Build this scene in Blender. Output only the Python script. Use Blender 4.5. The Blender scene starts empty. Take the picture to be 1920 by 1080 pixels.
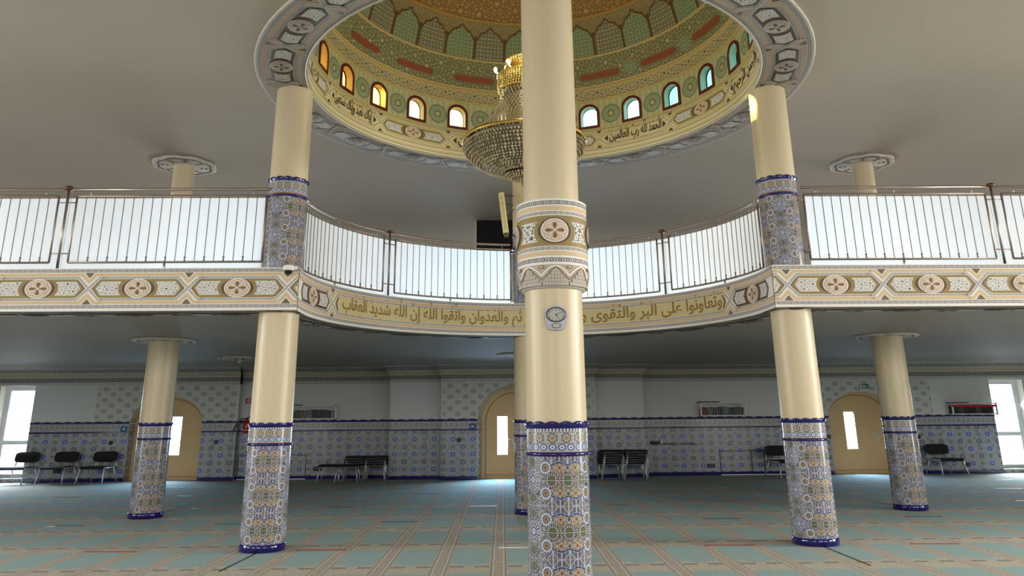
import bpy, bmesh, math, random
from mathutils import Vector, Matrix
PI = math.pi
sc = bpy.context.scene
COL = sc.collection
random.seed(7)

def lin(r, g, b):
    f = lambda c: (c / 12.92 if c <= 0.04045 else ((c + 0.055) / 1.055) ** 2.4)
    return (f(r / 255), f(g / 255), f(b / 255), 1.0)

# ------------------------------------------------------------------ camera
cam_d = bpy.data.cameras.new('camera')
cam = bpy.data.objects.new('camera', cam_d)
COL.objects.link(cam)
F_PX, PITCH, ROLL, YAW, SX, SY = 1453.557, math.radians(16.162), math.radians(-0.485), math.radians(1.073), -11.8, -179.05
_fwd = Vector((math.sin(YAW) * math.cos(PITCH), math.cos(YAW) * math.cos(PITCH), math.sin(PITCH)))
_rt = Vector((math.cos(YAW), -math.sin(YAW), 0))
_up = _rt.cross(_fwd)
_r2 = math.cos(ROLL) * _rt + math.sin(ROLL) * _up
_u2 = -math.sin(ROLL) * _rt + math.cos(ROLL) * _up
mw = Matrix.Identity(4)
for i in range(3):
    mw[i][0], mw[i][1], mw[i][2] = _r2[i], _u2[i], -_fwd[i]
mw[0][3], mw[1][3], mw[2][3] = 0, 0, 1.6
cam.matrix_world = mw
cam_d.sensor_fit = 'HORIZONTAL'
cam_d.sensor_width = 36
cam_d.lens = F_PX / 1920 * 36
cam_d.shift_x = -SX / 1920
cam_d.shift_y = SY / 1920
cam_d.clip_start = 0.05
cam_d.clip_end = 200
sc.camera = cam

# ------------------------------------------------------------------ world, exposure, daylight
world = bpy.data.worlds.new('sky')
sc.world = world
world.use_nodes = True
bg = world.node_tree.nodes['Background']
bg.inputs[0].default_value = (0.94, 0.97, 1.0, 1)
bg.inputs[1].default_value = 2.2
sc.view_settings.view_transform = 'Standard'
sc.view_settings.look = 'None'
sc.view_settings.gamma = 1
sc.view_settings.exposure = 0.0
sc.cycles.max_bounces = 6
sc.cycles.diffuse_bounces = 4
sc.cycles.glossy_bounces = 3
sc.cycles.transparent_max_bounces = 8
sc.cycles.transmission_bounces = 4
sc.cycles.caustics_reflective = False
sc.cycles.caustics_refractive = False
sc.cycles.sample_clamp_indirect = 4.0

def area_light(name, loc, direction, w, h, power, color=(1, 1, 1), spread=180):
    d = bpy.data.lights.new(name, 'AREA')
    d.shape = 'RECTANGLE'; d.size = w; d.size_y = h; d.energy = power; d.color = color; d.spread = math.radians(spread)
    o = bpy.data.objects.new(name, d)
    COL.objects.link(o)
    o.location = loc
    o.rotation_euler = Vector(direction).to_track_quat('-Z', 'Y').to_euler()
    return o

X0, X1, Y0, Y1 = -17.0, 18.2, -5.0, 23.2
ZC, ZG, ZS = 6.35, 3.56, 3.0           # upper ceiling, gallery floor, underside of the gallery
CX, CY = 0.612, 10.84                  # middle of the dome
# daylight of the window rows (each lies just outside its own opening)
for _x, _p in ((-12, 160), (-4, 70), (5.2, 85), (13.2, 190)):
    area_light('daylight_front_window', (_x, Y0 - 0.25, 4.45), (0, 1, -0.34), 5.0, 2.8, _p, (1.0, 0.95, 0.88), 85)
for _i, _y in enumerate((1.0, 8.0, 15.5)):
    area_light('daylight_left_window', (X0 - 0.25, _y, 4.9), (1, 0, -0.6), 4.5, 2.0, 290, (1.0, 0.96, 0.9), 95)
    area_light('daylight_right_window', (X1 + 0.25, _y, 4.9), (-1, 0, -0.6), 4.5, 2.0, 560, (1.0, 0.94, 0.86), 95)
    if _i < 2:
        area_light('daylight_left_window', (X0 - 0.25, _y, 1.5), (1, 0, -0.3), 2.5, 2.2, 50 if _i else 12, (0.95, 0.97, 1.0), 120)
        area_light('daylight_right_window', (X1 + 0.25, _y, 1.5), (-1, 0, -0.3), 2.5, 2.2, 140 if _i else 25, (0.95, 0.97, 1.0), 120)
for _x, _c in ((-13, (0.95, 0.99, 1)), (-6.2, (0.93, 0.98, 1)), (0.6, (0.70, 0.87, 1)), (7.4, (0.93, 0.98, 1)), (14.2, (0.95, 0.99, 1))):
    area_light('daylight_gallery_window', (_x, Y1 + 0.45, 4.35), (0, -1, -0.2), 5.6, 1.1, 215, _c, 66)
area_light('daylight_hall_window', (-13.27, 23.3, 1.33), (0.3, -1, -0.6), 1.1, 2.4, 250, (0.82, 0.92, 1), 100)
area_light('daylight_hall_window', (14.72, 23.3, 1.33), (-0.3, -1, -0.6), 1.1, 2.4, 250, (0.82, 0.92, 1), 100)
for _x, _y, _p in ((0.36, 22.75, 170), (-8.9, 23.2, 90), (10.2, 23.2, 90)):
    area_light('daylight_entrance_door', (_x, _y, 1.14), (0, -1, -0.45), 0.4, 1.0, _p, (0.48, 0.74, 1), 120)
# low sun: one beam enters through the left windows of the dome and falls on the top of the right-hand column
_sb = Vector((5.95, -2.04, -1.08)).normalized()
_sd = bpy.data.lights.new('sunbeam', 'SPOT'); _sd.energy = 500000; _sd.color = (1.0, 0.84, 0.42); _sd.spot_size = math.radians(1.0); _sd.spot_blend = 0.6; _sd.shadow_soft_size = 0.1
_so = bpy.data.objects.new('sunbeam', _sd); COL.objects.link(_so)
_so.location = Vector((-2.02, 12.86, 7.15)) - _sb * 20
_so.rotation_euler = _sb.to_track_quat('-Z', 'Y').to_euler()

# ------------------------------------------------------------------ mesh helpers
class MB:
    """collects faces with material slots and UVs, then links them as ONE mesh object"""
    def __init__(self):
        self.v = []; self.f = []; self.m = []; self.uv = []; self.sm = []
    def face(self, pts, m=0, uv=None, smooth=False):
        i = len(self.v)
        self.v += [tuple(p) for p in pts]
        self.f.append(list(range(i, i + len(pts))))
        self.m.append(m); self.uv.append(uv); self.sm.append(smooth)
    def box(self, x0, x1, y0, y1, z0, z1, m=0):
        c = [(x0, y0, z0), (x1, y0, z0), (x1, y1, z0), (x0, y1, z0), (x0, y0, z1), (x1, y0, z1), (x1, y1, z1), (x0, y1, z1)]
        for q in ((3, 2, 1, 0), (4, 5, 6, 7), (0, 1, 5, 4), (1, 2, 6, 5), (2, 3, 7, 6), (3, 0, 4, 7)):
            p = [c[k] for k in q]
            if q in ((0, 1, 5, 4), (2, 3, 7, 6)): uv = [(a[0], a[2]) for a in p]
            elif q in ((1, 2, 6, 5), (3, 0, 4, 7)): uv = [(a[1], a[2]) for a in p]
            else: uv = [(a[0], a[1]) for a in p]
            self.face(p, m, uv)
    def rbox(self, x0, x1, y0, y1, z0, z1, r=0.02, m=0, n=3):
        """box with rounded vertical edges and chamfered rims"""
        pts = []
        for cx, cy, a0 in ((x1 - r, y1 - r, 0), (x0 + r, y1 - r, PI / 2), (x0 + r, y0 + r, PI), (x1 - r, y0 + r, 1.5 * PI)):
            for k in range(n + 1):
                a = a0 + k * PI / 2 / n
                pts.append((math.cos(a), math.sin(a), cx, cy))
        e = min(r, (z1 - z0) / 2) * 0.6
        rings = [(z0, r - e), (z0 + e, r), (z1 - e, r), (z1, r - e)]
        R = [[(cx + ca * rr, cy + sa * rr, z) for ca, sa, cx, cy in pts] for z, rr in rings]
        L = len(pts)
        for a, b in zip(R, R[1:]):
            for k in range(L):
                j = (k + 1) % L
                self.face([a[k], a[j], b[j], b[k]], m, [(a[k][0], a[k][2]), (a[j][0], a[j][2]), (b[j][0], b[j][2]), (b[k][0], b[k][2])], True)
        self.face(list(reversed(R[0])), m); self.face(R[-1], m)
    def lathe(self, prof, cx=0, cy=0, n=48, m=0, a0=0.0, a1=2 * PI, smooth=True, ur=None):
        """prof: list of (r, z); UV = metres round the axis, height"""
        full = abs(a1 - a0 - 2 * PI) < 1e-6
        for (ra, za), (rb, zb) in zip(prof, prof[1:]):
            R = ur or max(ra, rb)
            for k in range(n):
                t0 = a0 + (a1 - a0) * k / n; t1 = a0 + (a1 - a0) * (k + 1) / n
                P = lambda r, t, z: (cx + r * math.cos(t), cy + r * math.sin(t), z)
                p = [P(ra, t0, za), P(ra, t1, za), P(rb, t1, zb), P(rb, t0, zb)]
                uv = [(t0 * R, za), (t1 * R, za), (t1 * R, zb), (t0 * R, zb)]
                if ra < 1e-6: p.pop(0); uv.pop(0)
                elif rb < 1e-6: p.pop(); uv.pop()
                self.face(p, m, uv, smooth)
    def tube(self, pts, r, m=0, n=8, cap=True):
        pts = [Vector(p) for p in pts]
        rs = r if isinstance(r, (list, tuple)) else [r] * len(pts)
        rings = []
        prev = None
        for i, p in enumerate(pts):
            d = (pts[min(i + 1, len(pts) - 1)] - pts[max(i - 1, 0)]).normalized()
            a = prev if prev is not None else (Vector((0, 0, 1)) if abs(d.z) < 0.9 else Vector((1, 0, 0)))
            s = d.cross(a)
            if s.length < 1e-4: s = d.cross(Vector((0, 1, 0)))
            s.normalize(); u = s.cross(d).normalized(); prev = u
            rings.append([p + (s * math.cos(2 * PI * k / n) + u * math.sin(2 * PI * k / n)) * rs[i] for k in range(n)])
        for a, b in zip(rings, rings[1:]):
            for k in range(n):
                j = (k + 1) % n
                self.face([a[k], a[j], b[j], b[k]], m, None, True)
        if cap:
            self.face(list(reversed(rings[0])), m); self.face(rings[-1], m)
    def prism(self, pts, y0, y1, m=0, smooth=False):
        """outline pts (x, z) swept from y0 to y1"""
        a = [(x, y0, z) for x, z in pts]; b = [(x, y1, z) for x, z in pts]
        L = len(pts)
        self.face(a, m, [(x, z) for x, z in pts]); self.face(list(reversed(b)), m, [(x, z) for x, z in reversed(pts)])
        for k in range(L):
            j = (k + 1) % L
            self.face([a[j], a[k], b[k], b[j]], m, [(a[j][0], a[j][2]), (a[k][0], a[k][2]), (b[k][0], b[k][2]), (b[j][0], b[j][2])], smooth)
    def ball(self, c, r, m=0, n=12, k=8, sz=1.0):
        prof = [(r * math.sin(PI * i / k), c[2] - sz * r * math.cos(PI * i / k)) for i in range(k + 1)]
        prof[0] = (0, prof[0][1]); prof[-1] = (0, prof[-1][1])
        self.lathe(prof, c[0], c[1], n, m)
    def octa(self, c, r, h, m=0):
        x, y, z = c
        t = (x, y, z + h); b = (x, y, z - h)
        q = [(x + r, y, z), (x, y + r, z), (x - r, y, z), (x, y - r, z)]
        for k in range(4):
            j = (k + 1) % 4
            self.face([q[k], q[j], t], m); self.face([q[j], q[k], b], m)
    def build(self, name, mats, parent=None, origin=(0, 0, 0), weld=True):
        me = bpy.data.meshes.new(name)
        ox, oy, oz = origin
        me.from_pydata([(a - ox, b - oy, c - oz) for a, b, c in self.v], [], self.f)
        if not isinstance(mats, (list, tuple)): mats = [mats]
        for m in mats: me.materials.append(m)
        me.polygons.foreach_set('material_index', self.m)
        me.polygons.foreach_set('use_smooth', self.sm)
        ul = me.uv_layers.new(name='UVMap')
        for p, uv in zip(me.polygons, self.uv):
            if uv:
                for li, q in zip(p.loop_indices, uv): ul.data[li].uv = q
        if weld:
            bm = bmesh.new(); bm.from_mesh(me)
            bmesh.ops.remove_doubles(bm, verts=bm.verts, dist=1e-5)
            bm.to_mesh(me); bm.free()
        me.update()
        o = bpy.data.objects.new(name, me)
        COL.objects.link(o)
        if parent is not None: o.parent = parent
        else: o.location = origin
        return o

def thing(name, label, cat, loc=(0, 0, 0), group=None, rotz=0.0):
    o = bpy.data.objects.new(name, None)
    o.empty_display_size = 0.2
    COL.objects.link(o)
    o.location = loc; o.rotation_euler = (0, 0, rotz)
    o['label'] = label; o['category'] = cat; o['kind'] = 'thing'
    if group: o['group'] = group
    return o
def tag(o, label, cat, group=None):
    o['label'] = label; o['category'] = cat; o['kind'] = 'thing'
    if group: o['group'] = group
    return o
def struct(o):
    o['kind'] = 'structure'
    return o
def dup(root, loc, rotz=None, label=None, group=None):
    r = root.copy(); COL.objects.link(r); r.location = loc
    if rotz is not None: r.rotation_euler = (0, 0, rotz)
    if label: r['label'] = label
    if group: r['group'] = group
    for ch in list(root.children):
        c = ch.copy(); COL.objects.link(c); c.parent = r
        for g in list(ch.children):
            d = g.copy(); COL.objects.link(d); d.parent = c
    return r

# ------------------------------------------------------------------ node expressions
NT = None
class Ex:
    def __init__(s, k): s.k = k
    def __add__(a, b): return mth('ADD', a, b)
    def __radd__(a, b): return mth('ADD', b, a)
    def __sub__(a, b): return mth('SUBTRACT', a, b)
    def __rsub__(a, b): return mth('SUBTRACT', b, a)
    def __mul__(a, b): return mth('MULTIPLY', a, b)
    def __rmul__(a, b): return mth('MULTIPLY', b, a)
    def __truediv__(a, b): return mth('DIVIDE', a, b)
    def __neg__(a): return mth('MULTIPLY', a, -1.0)
def mth(op, *a):
    n = NT.nodes.new('ShaderNodeMath'); n.operation = op
    for i, q in enumerate(a):
        if isinstance(q, Ex): NT.links.new(q.k, n.inputs[i])
        else: n.inputs[i].default_value = float(q)
    return Ex(n.outputs[0])
absx = lambda a: mth('ABSOLUTE', a)
fract = lambda a: mth('FRACT', a)
floorx = lambda a: mth('FLOOR', a)
sinx = lambda a: mth('SINE', a)
cosx = lambda a: mth('COSINE', a)
sqrtx = lambda a: mth('SQRT', a)
lt = lambda a, b: mth('LESS_THAN', a, b)
gt = lambda a, b: mth('GREATER_THAN', a, b)
mn = lambda a, b: mth('MINIMUM', a, b)
mx = lambda a, b: mth('MAXIMUM', a, b)
atan2 = lambda a, b: mth('ARCTAN2', a, b)
band = lambda a, lo, hi: gt(a, lo) * lt(a, hi)
wrap = lambda a: fract(a + 0.5) - 0.5          # nearest-cell offset, -0.5 .. 0.5
def mixc(fac, a, b):
    n = NT.nodes.new('ShaderNodeMix'); n.data_type = 'RGBA'
    for q, i in ((fac, 0), (a, 6), (b, 7)):
        if isinstance(q, Ex): NT.links.new(q.k, n.inputs[i])
        else: n.inputs[i].default_value = q
    return Ex(n.outputs[2])
def uvxy():
    n = NT.nodes.new('ShaderNodeUVMap'); n.uv_map = 'UVMap'
    s = NT.nodes.new('ShaderNodeSeparateXYZ'); NT.links.new(n.outputs[0], s.inputs[0])
    return Ex(s.outputs[0]), Ex(s.outputs[1])
def objxyz():
    n = NT.nodes.new('ShaderNodeTexCoord')
    s = NT.nodes.new('ShaderNodeSeparateXYZ'); NT.links.new(n.outputs['Object'], s.inputs[0])
    return Ex(s.outputs[0]), Ex(s.outputs[1]), Ex(s.outputs[2])
def vec(x, y, z=0.0):
    n = NT.nodes.new('ShaderNodeCombineXYZ')
    for i, q in enumerate((x, y, z)):
        if isinstance(q, Ex): NT.links.new(q.k, n.inputs[i])
        else: n.inputs[i].default_value = q
    return n.outputs[0]
def noise(v, scale, detail=2.0):
    n = NT.nodes.new('ShaderNodeTexNoise')
    n.inputs['Scale'].default_value = scale; n.inputs['Detail'].default_value = detail
    if v is not None: NT.links.new(v, n.inputs['Vector'])
    return Ex(n.outputs['Fac'])
def quasi(x, y, k, n=4, ph=0.0):
    """sum of waves in n directions: an interlaced star lattice"""
    t = None
    for i in range(n):
        a = PI * i / n + ph
        w = cosx((x * math.cos(a) + y * math.sin(a)) * k)
        t = w if t is None else t + w
    return t

MATS = {}
def mat(name, color, rough=0.5, metal=0.0, spec=0.5, coat=0.0, bump=None):
    """color: sRGB triple or a function returning a colour expression (called inside the tree)"""
    global NT
    m = bpy.data.materials.new(name); m.use_nodes = True
    NT = m.node_tree
    b = NT.nodes['Principled BSDF']
    b.inputs['Roughness'].default_value = rough
    b.inputs['Metallic'].default_value = metal
    b.inputs['Specular IOR Level'].default_value = spec
    if coat: b.inputs['Coat Weight'].default_value = coat; b.inputs['Coat Roughness'].default_value = 0.08
    if callable(color):
        r = color()
        NT.links.new(r.k, b.inputs['Base Color'])
    else:
        b.inputs['Base Color'].default_value = lin(*color)
    if bump:
        h = bump()
        n = NT.nodes.new('ShaderNodeBump'); n.inputs['Strength'].default_value = 0.3; n.inputs['Distance'].default_value = 0.02
        NT.links.new(h.k, n.inputs['Height']); NT.links.new(n.outputs[0], b.inputs['Normal'])
    MATS[name] = m
    return m

# ------------------------------------------------------------------ materials
def C(r, g, b): return lin(r, g, b)
NAVY = C(24, 20, 104)
def flower(col, dx, dy, R, n, petal, outline, mid, centre, ph=0.0, sx=1.0):
    if sx != 1.0: dx = dx * sx
    r = sqrtx(dx * dx + dy * dy); th = atan2(dy, dx)
    k = cosx(th * float(n) + ph)
    e = k * (0.07 * R)
    col = mixc(lt(r, e + R), col, outline)
    col = mixc(lt(r, e + R * 0.87), col, mid)
    col = mixc(lt(r, R * 0.76) * gt(k, -0.35), col, petal)
    col = mixc(lt(r, R * 0.36), col, outline)
    col = mixc(lt(r, R * 0.28), col, centre)
    return col
def daisy(col, dx, dy, R, n, disc, ink, white, mask=None):
    """solid disc ringed by short white petals"""
    r = sqrtx(dx * dx + dy * dy); k = cosx(atan2(dy, dx) * float(n))
    m = (lambda q: q) if mask is None else (lambda q: q * mask)
    col = mixc(m(lt(r, k * (0.05 * R) + R * 1.04)), col, ink)
    col = mixc(m(lt(r, R * 0.95) * gt(k, -0.25)), col, white)
    return mixc(m(lt(r, k * (0.12 * R) + R * 0.6)), col, disc)

ZU, ZV = 0.676, 0.41
def zellige_fn(U, V):
    def fn():
        u, v = uvxy()
        a = absx(wrap(u * (1.0 / U))) * U          # 0 at the blue stars .. U/2 at the middle of the green row
        b = absx(wrap(v * (1.0 / V))) * V          # 0 .. V/2
        g = U * 0.5 - a                            # distance from the middle of the green row
        T = 0.1435                                 # one tile
        white = C(184, 186, 192); cream = C(170, 156, 126); ink = C(38, 40, 74)
        n = noise(vec(u, v), 3.0)
        q = quasi(u, v, 2 * PI / 0.046, 4)
        lav = mixc(lt(absx(q), 0.62), C(160, 160, 166), C(68, 74, 104))
        lav = mixc(gt(q, 1.5), lav, C(138, 126, 92))
        warm = mixc(lt(absx(q), 0.6), C(168, 156, 130), C(94, 90, 88))
        warm = mixc(gt(q, 1.5), warm, C(150, 106, 78))
        col = mixc(lt(g, 0.17), lav, warm)
        # small lobed flowers between the rows
        f1 = wrap(g * (1 / (T * 0.5))) * (T * 0.5)
        inb = lt(g, T * 1.15)
        r = sqrtx(f1 * f1 + (b - V * 0.25) * (b - V * 0.25)); k = cosx(atan2(b - V * 0.25, f1) * 4.0)
        col = mixc(inb * lt(r, k * 0.006 + 0.037), col, C(78, 84, 116))
        col = mixc(inb * lt(r, k * 0.006 + 0.032), col, cream)
        col = mixc(inb * lt(r, 0.013), col, mixc(lt(absx(wrap(g * (1 / T))), 0.25), C(140, 74, 70), C(64, 70, 130)))
        # brown star row bounded by navy scallops
        arc = b - absx(sinx(g * (PI / T))) * 0.022
        reg = lt(g, T * 1.36)
        col = mixc(reg * gt(arc, 0.118), col, C(28, 36, 104))
        col = mixc(reg * gt(arc, 0.128), col, C(150, 168, 206))
        hb = absx(wrap(g * (1 / T))) * T
        col = mixc(reg * gt(arc, 0.134), col, C(118, 100, 92))
        sf = mth('POWER', hb * (2 / T), 0.6) + mth('POWER', absx(b - V * 0.5) * (1 / 0.085), 0.6)
        col = mixc(reg * gt(arc, 0.134) * band(sf, 0.98, 1.1), col, C(166, 178, 208))
        col = mixc(reg * gt(arc, 0.134) * gt(sf, 1.1), col, C(96, 88, 96))
        col = mixc(reg * gt(arc, 0.134) * lt(mn(hb, T * 0.5 - hb), 0.005), col, C(186, 194, 216))
        # flowers
        green = C(98, 98, 52); nv = ink
        col = daisy(col, a, b - V * 0.35, 0.054, 16, green, nv, white)
        gg = wrap(g * (1 / T)) * T
        col = daisy(col, gg, b, 0.060, 16, green, nv, white, lt(g, T * 1.45))
        dx, dy = g - 0.198, b - V * 0.25
        r = sqrtx(dx * dx + dy * dy); k = cosx(atan2(dy, dx) * 12.0)
        col = mixc(lt(r, k * 0.005 + 0.055), col, C(48, 58, 112))
        col = mixc(lt(r, k * 0.005 + 0.050), col, C(204, 206, 214))
        col = mixc(lt(r, 0.036), col, C(96, 100, 122))
        col = mixc(lt(r, 0.025), col, C(152, 122, 72))
        col = mixc(lt(r, 0.010), col, C(108, 78, 54))
        r = sqrtx(a * a + b * b); k = cosx(atan2(b, a) * 16.0)
        col = mixc(lt(r, k * 0.006 + 0.082), col, C(188, 190, 202))
        col = mixc(lt(r, 0.078) * gt(k, 0.1), col, C(52, 56, 104))
        col = mixc(lt(r, 0.036), col, C(56, 60, 106))
        col = mixc(lt(r, 0.026), col, C(196, 198, 206))
        col = mixc(lt(r, 0.008), col, C(60, 60, 90))
        # joints between the tiles
        j = mn(absx(wrap(g * (2 / T) + 0.5)) * (T / 2), absx(wrap(v * (2 / V))) * (V / 2))
        col = mixc(lt(j, 0.0018), col, C(178, 182, 194))
        return mixc(n * 0.2, col, C(120, 120, 124))
    return fn
tile_col = mat('glazed_star_tile', zellige_fn(ZU, ZV), 0.16, spec=0.55)

def walltile_fn():
    u, v = uvxy()
    U, V = 0.535, 0.39
    v = v - 0.26
    a = absx(wrap(u * (1 / U))) * U; b = absx(wrap(v * (1 / V))) * V
    a2 = U / 2 - a; b2 = V / 2 - b
    q = quasi(u, v, 2 * PI / 0.055, 4)
    col = mixc(lt(absx(q), 0.5), C(194, 195, 192), C(84, 92, 118))
    col = mixc(gt(q, 1.5), col, C(160, 150, 116))
    col = mixc(lt(q, -1.3), col, C(112, 122, 146))
    col = flower(col, a2, b2, 0.075, 12, C(96, 102, 124), C(160, 162, 162), C(92, 98, 114), C(130, 130, 120), sx=0.8)
    col = flower(col, a, b2, 0.05, 12, C(104, 106, 76), C(52, 60, 88), C(160, 160, 154), C(116, 112, 82), sx=0.8)
    col = flower(col, a2, b, 0.05, 12, C(104, 106, 76), C(52, 60, 88), C(160, 160, 154), C(116, 112, 82), sx=0.8)
    r = sqrtx(a * a * 0.62 + b * b)
    k = cosx(atan2(b, a) * 8.0) * 0.008
    col = mixc(lt(r, k + 0.082), col, C(150, 160, 188))
    col = mixc(lt(r, k * 0.5 + 0.056), col, C(66, 84, 150))
    col = mixc(lt(r, k * 0.5 + 0.03), col, C(142, 154, 186))
    g = mn(absx(wrap(u * (1 / U) + 0.5)) * U, absx(wrap(v * (1 / V) + 0.5)) * V)
    return mixc(lt(g, 0.003), col, C(150, 152, 158))
tile_wall = mat('glazed_wall_tile', walltile_fn, 0.22, spec=0.5)

def border_fn(P, z0, h):
    def fn():
        u, v = uvxy()
        t = (v - z0) * (1.0 / h)
        col = mixc(lt(t, 2.0), C(60, 60, 80), C(168, 166, 160))
        a = wrap(u * (1 / P)); 
        d = absx(a) * 1.0 + absx(t - 0.62) * 1.25
        k = cosx(atan2((t - 0.62) * h, a * P) * 8.0) * 0.05
        col = mixc(band(t, 0.4, 0.86), col, C(96, 96, 110))
        col = mixc(band(t, 0.42, 0.84), col, C(172, 170, 162))
        rr = sqrtx(a * a + (t - 0.62) * (t - 0.62) * 3.0) + k
        col = mixc(lt(rr, 0.36), col, C(66, 70, 96))
        col = mixc(lt(rr, 0.27), col, C(178, 172, 158))
        col = mixc(lt(rr, 0.17), col, C(158, 124, 92))
        a2 = wrap(u * (1.5 / P))
        r2 = sqrtx(a2 * a2 + (t - 0.24) * (t - 0.24) * 9.0)
        col = mixc(lt(r2, 0.42), col, C(44, 62, 130))
        col = mixc(lt(r2, 0.30), col, C(200, 206, 216))
        col = mixc(lt(r2, 0.13), col, C(84, 120, 180))
        col = mixc(lt(t, 0.045), col, C(150, 96, 72))
        col = mixc(gt(t, 0.9), col, mixc(gt(cosx(u * (2 * PI * 4 / P)), 0.0), C(206, 206, 206), C(80, 80, 100)))
        return col
    return fn
border_low = mat('border_tile', border_fn(0.122, 1.30, 0.2), 0.18)
border_high = mat('gallery_border_tile', border_fn(0.122, 4.66, 0.185), 0.18)
border_wall = mat('wall_border_tile', border_fn(0.14, 1.30, 0.2), 0.22)
navy = mat('navy_glaze', (20, 16, 92), 0.12, coat=0.3)
cream = mat('cream_paint', lambda: mixc(noise(None, 1.2) * 0.35, C(208, 193, 160), C(198, 181, 146)), 0.36, spec=0.5)
plaster = mat('white_plaster', (212, 212, 208), 0.85)
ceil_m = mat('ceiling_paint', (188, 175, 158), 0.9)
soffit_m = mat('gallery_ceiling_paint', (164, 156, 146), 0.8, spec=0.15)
white_p = mat('white_stucco', (240, 236, 228), 0.7)
tan = mat('tan_stucco', (216, 190, 152), 0.7)
gold = mat('olive_gold_paint', lambda: mixc(noise(None, 2.3), C(138, 128, 78), C(160, 126, 66)), 0.5)
brown = mat('dark_brown_paint', (92, 68, 44), 0.55)
ringbrown = mat('umber_paint', (74, 58, 40), 0.6)
rose = mat('rose_stucco', (218, 194, 170), 0.7)
petal = mat('petal_paint', (128, 92, 50), 0.6)
panelc = mat('pale_yellow_panel', (216, 202, 152), 0.7)
letter_gold = mat('ochre_letter_paint', (150, 116, 48), 0.5)
letter_dark = mat('dark_letter_paint', (52, 40, 24), 0.55)

def braid_fn(ink, ground, P=0.085):
    def fn():
        u, v = uvxy()
        a = wrap(u * (1 / P)); w = (v - 0.5)
        d = sqrtx(a * a * 4.4 + w * w * 5.2)
        col = mixc(band(d, 0.62, 0.92), ground, ink)
        col = mixc(lt(d, 0.30), col, ink)
        b = absx(wrap(u * (1 / P) + 0.5)) * 2.2 + absx(absx(w) - 0.32) * 3.0
        return mixc(lt(b, 0.42), col, ink)
    return fn
braid = mat('guilloche_stucco', braid_fn(C(94, 96, 112), C(226, 220, 212)), 0.7)
braid_s = mat('fine_guilloche_stucco', braid_fn(C(96, 98, 110), C(226, 220, 210), 0.06), 0.7)
braid_r = mat('shaded_guilloche_stucco', braid_fn(C(70, 68, 74), C(198, 190, 180), 0.08), 0.7)  # darker copy of the guilloche, toned for the shaded ring
braid_c = mat('olive_guilloche_stucco', braid_fn(C(120, 118, 92), C(226, 216, 172), 0.07), 0.7)
braid_w = mat('cornice_guilloche', braid_fn(C(92, 90, 88), C(178, 174, 164), 0.16), 0.8)

def arab_fn(ink, ground, s=0.045, w=0.55):
    def fn():
        u, v = uvxy()
        q = quasi(u, v * 1.3, 2 * PI / s, 4, 0.2)
        q2 = quasi(u, v * 1.3, 2 * PI / (s * 1.7), 3, 0.0)
        col = mixc(lt(absx(q), w), ground, ink)
        return mixc(lt(absx(q2), 0.3), col, ground)
    return fn
arab = mat('arabesque_stucco', arab_fn(C(92, 94, 104), C(232, 228, 220), 0.042, 0.6), 0.7)
arab_d = mat('shaded_arabesque_stucco', arab_fn(C(84, 80, 76), C(208, 200, 188)), 0.7)  # arabesque darkened to carry the shade of the ring

# dome paint
def filigree_fn(ink, ground, accent, s=0.12, w=0.42, n=4):
    def fn():
        u, v = uvxy()
        q = quasi(u, v, 2 * PI / s, n)
        col = mixc(lt(absx(q), w), ground, ink)
        return mixc(gt(q, n * 0.74), col, accent)
    return fn
drum_m = mat('drum_paint', None or (190, 196, 150), 0.6)
def drum_fn():
    u, v = uvxy()
    P = 3.32 * 2 * PI / 24
    a = wrap(u * (1 / P) - 0.0) * P; w = v - 7.14
    r = sqrtx(a * a + w * w)
    col = mixc(gt(cosx(u * (2 * PI / (P / 7))), 0.2), C(206, 204, 158), C(186, 192, 146))
    col = mixc(lt(r, 0.19), col, C(128, 148, 116))
    col = mixc(lt(r, 0.165) * gt(cosx(r * 260.0) + cosx(atan2(w, a) * 16.0) * 0.5, 0.0), col, C(186, 196, 156))
    col = mixc(lt(r, 0.07), col, C(108, 116, 84))
    col = mixc(lt(r, 0.045), col, C(206, 196, 150))
    return col
drum_m = mat('drum_medallion_paint', drum_fn, 0.6)
filig1 = mat('filigree_band_paint', filigree_fn(C(116, 104, 66), C(206, 198, 156), C(176, 146, 96), 0.06, 0.7), 0.6)
filig2 = mat('green_filigree_paint', filigree_fn(C(204, 196, 152), C(118, 120, 84), C(190, 176, 124), 0.085, 0.42), 0.6)
green_plain = mat('dome_green_paint', filigree_fn(C(168, 164, 122), C(122, 122, 88), C(150, 146, 100), 0.06, 0.4, 3), 0.6)
def circles_fn():
    u, v = uvxy()
    P = 0.165
    a = wrap(u * (1 / P)); b = wrap(v * (1 / (P * 0.85)))
    r = sqrtx(a * a + b * b)
    a2 = wrap(u * (1 / P) + 0.5); b2 = wrap(v * (1 / (P * 0.85)) + 0.5)
    r2 = sqrtx(a2 * a2 + b2 * b2)
    col = mixc(lt(r, 0.43), C(104, 116, 84), C(186, 196, 158))
    col = mixc(lt(r, 0.36), col, C(122, 146, 110))
    col = mixc(lt(r2, 0.3), col, C(180, 190, 152))
    col = mixc(lt(r2, 0.23), col, C(122, 146, 110))
    return mixc(band(r, 0.14, 0.2), col, C(170, 184, 146))
circles_m = mat('green_circle_paint', circles_fn, 0.6)
def dots_fn():
    u, v = uvxy()
    q = quasi(u, v, 2 * PI / 0.075, 2)
    q2 = quasi(u, v, 2 * PI / 0.075, 2, PI / 4)
    col = mixc(gt(q, 1.1), C(140, 138, 112), C(206, 204, 180))
    return mixc(lt(absx(q2), 0.25), col, C(116, 110, 84))
dots_m = mat('star_dot_paint', dots_fn, 0.6)
net_m = mat('olive_net_paint', filigree_fn(C(196, 180, 122), C(124, 108, 66), C(150, 124, 72), 0.065, 0.4, 2), 0.6)
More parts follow.
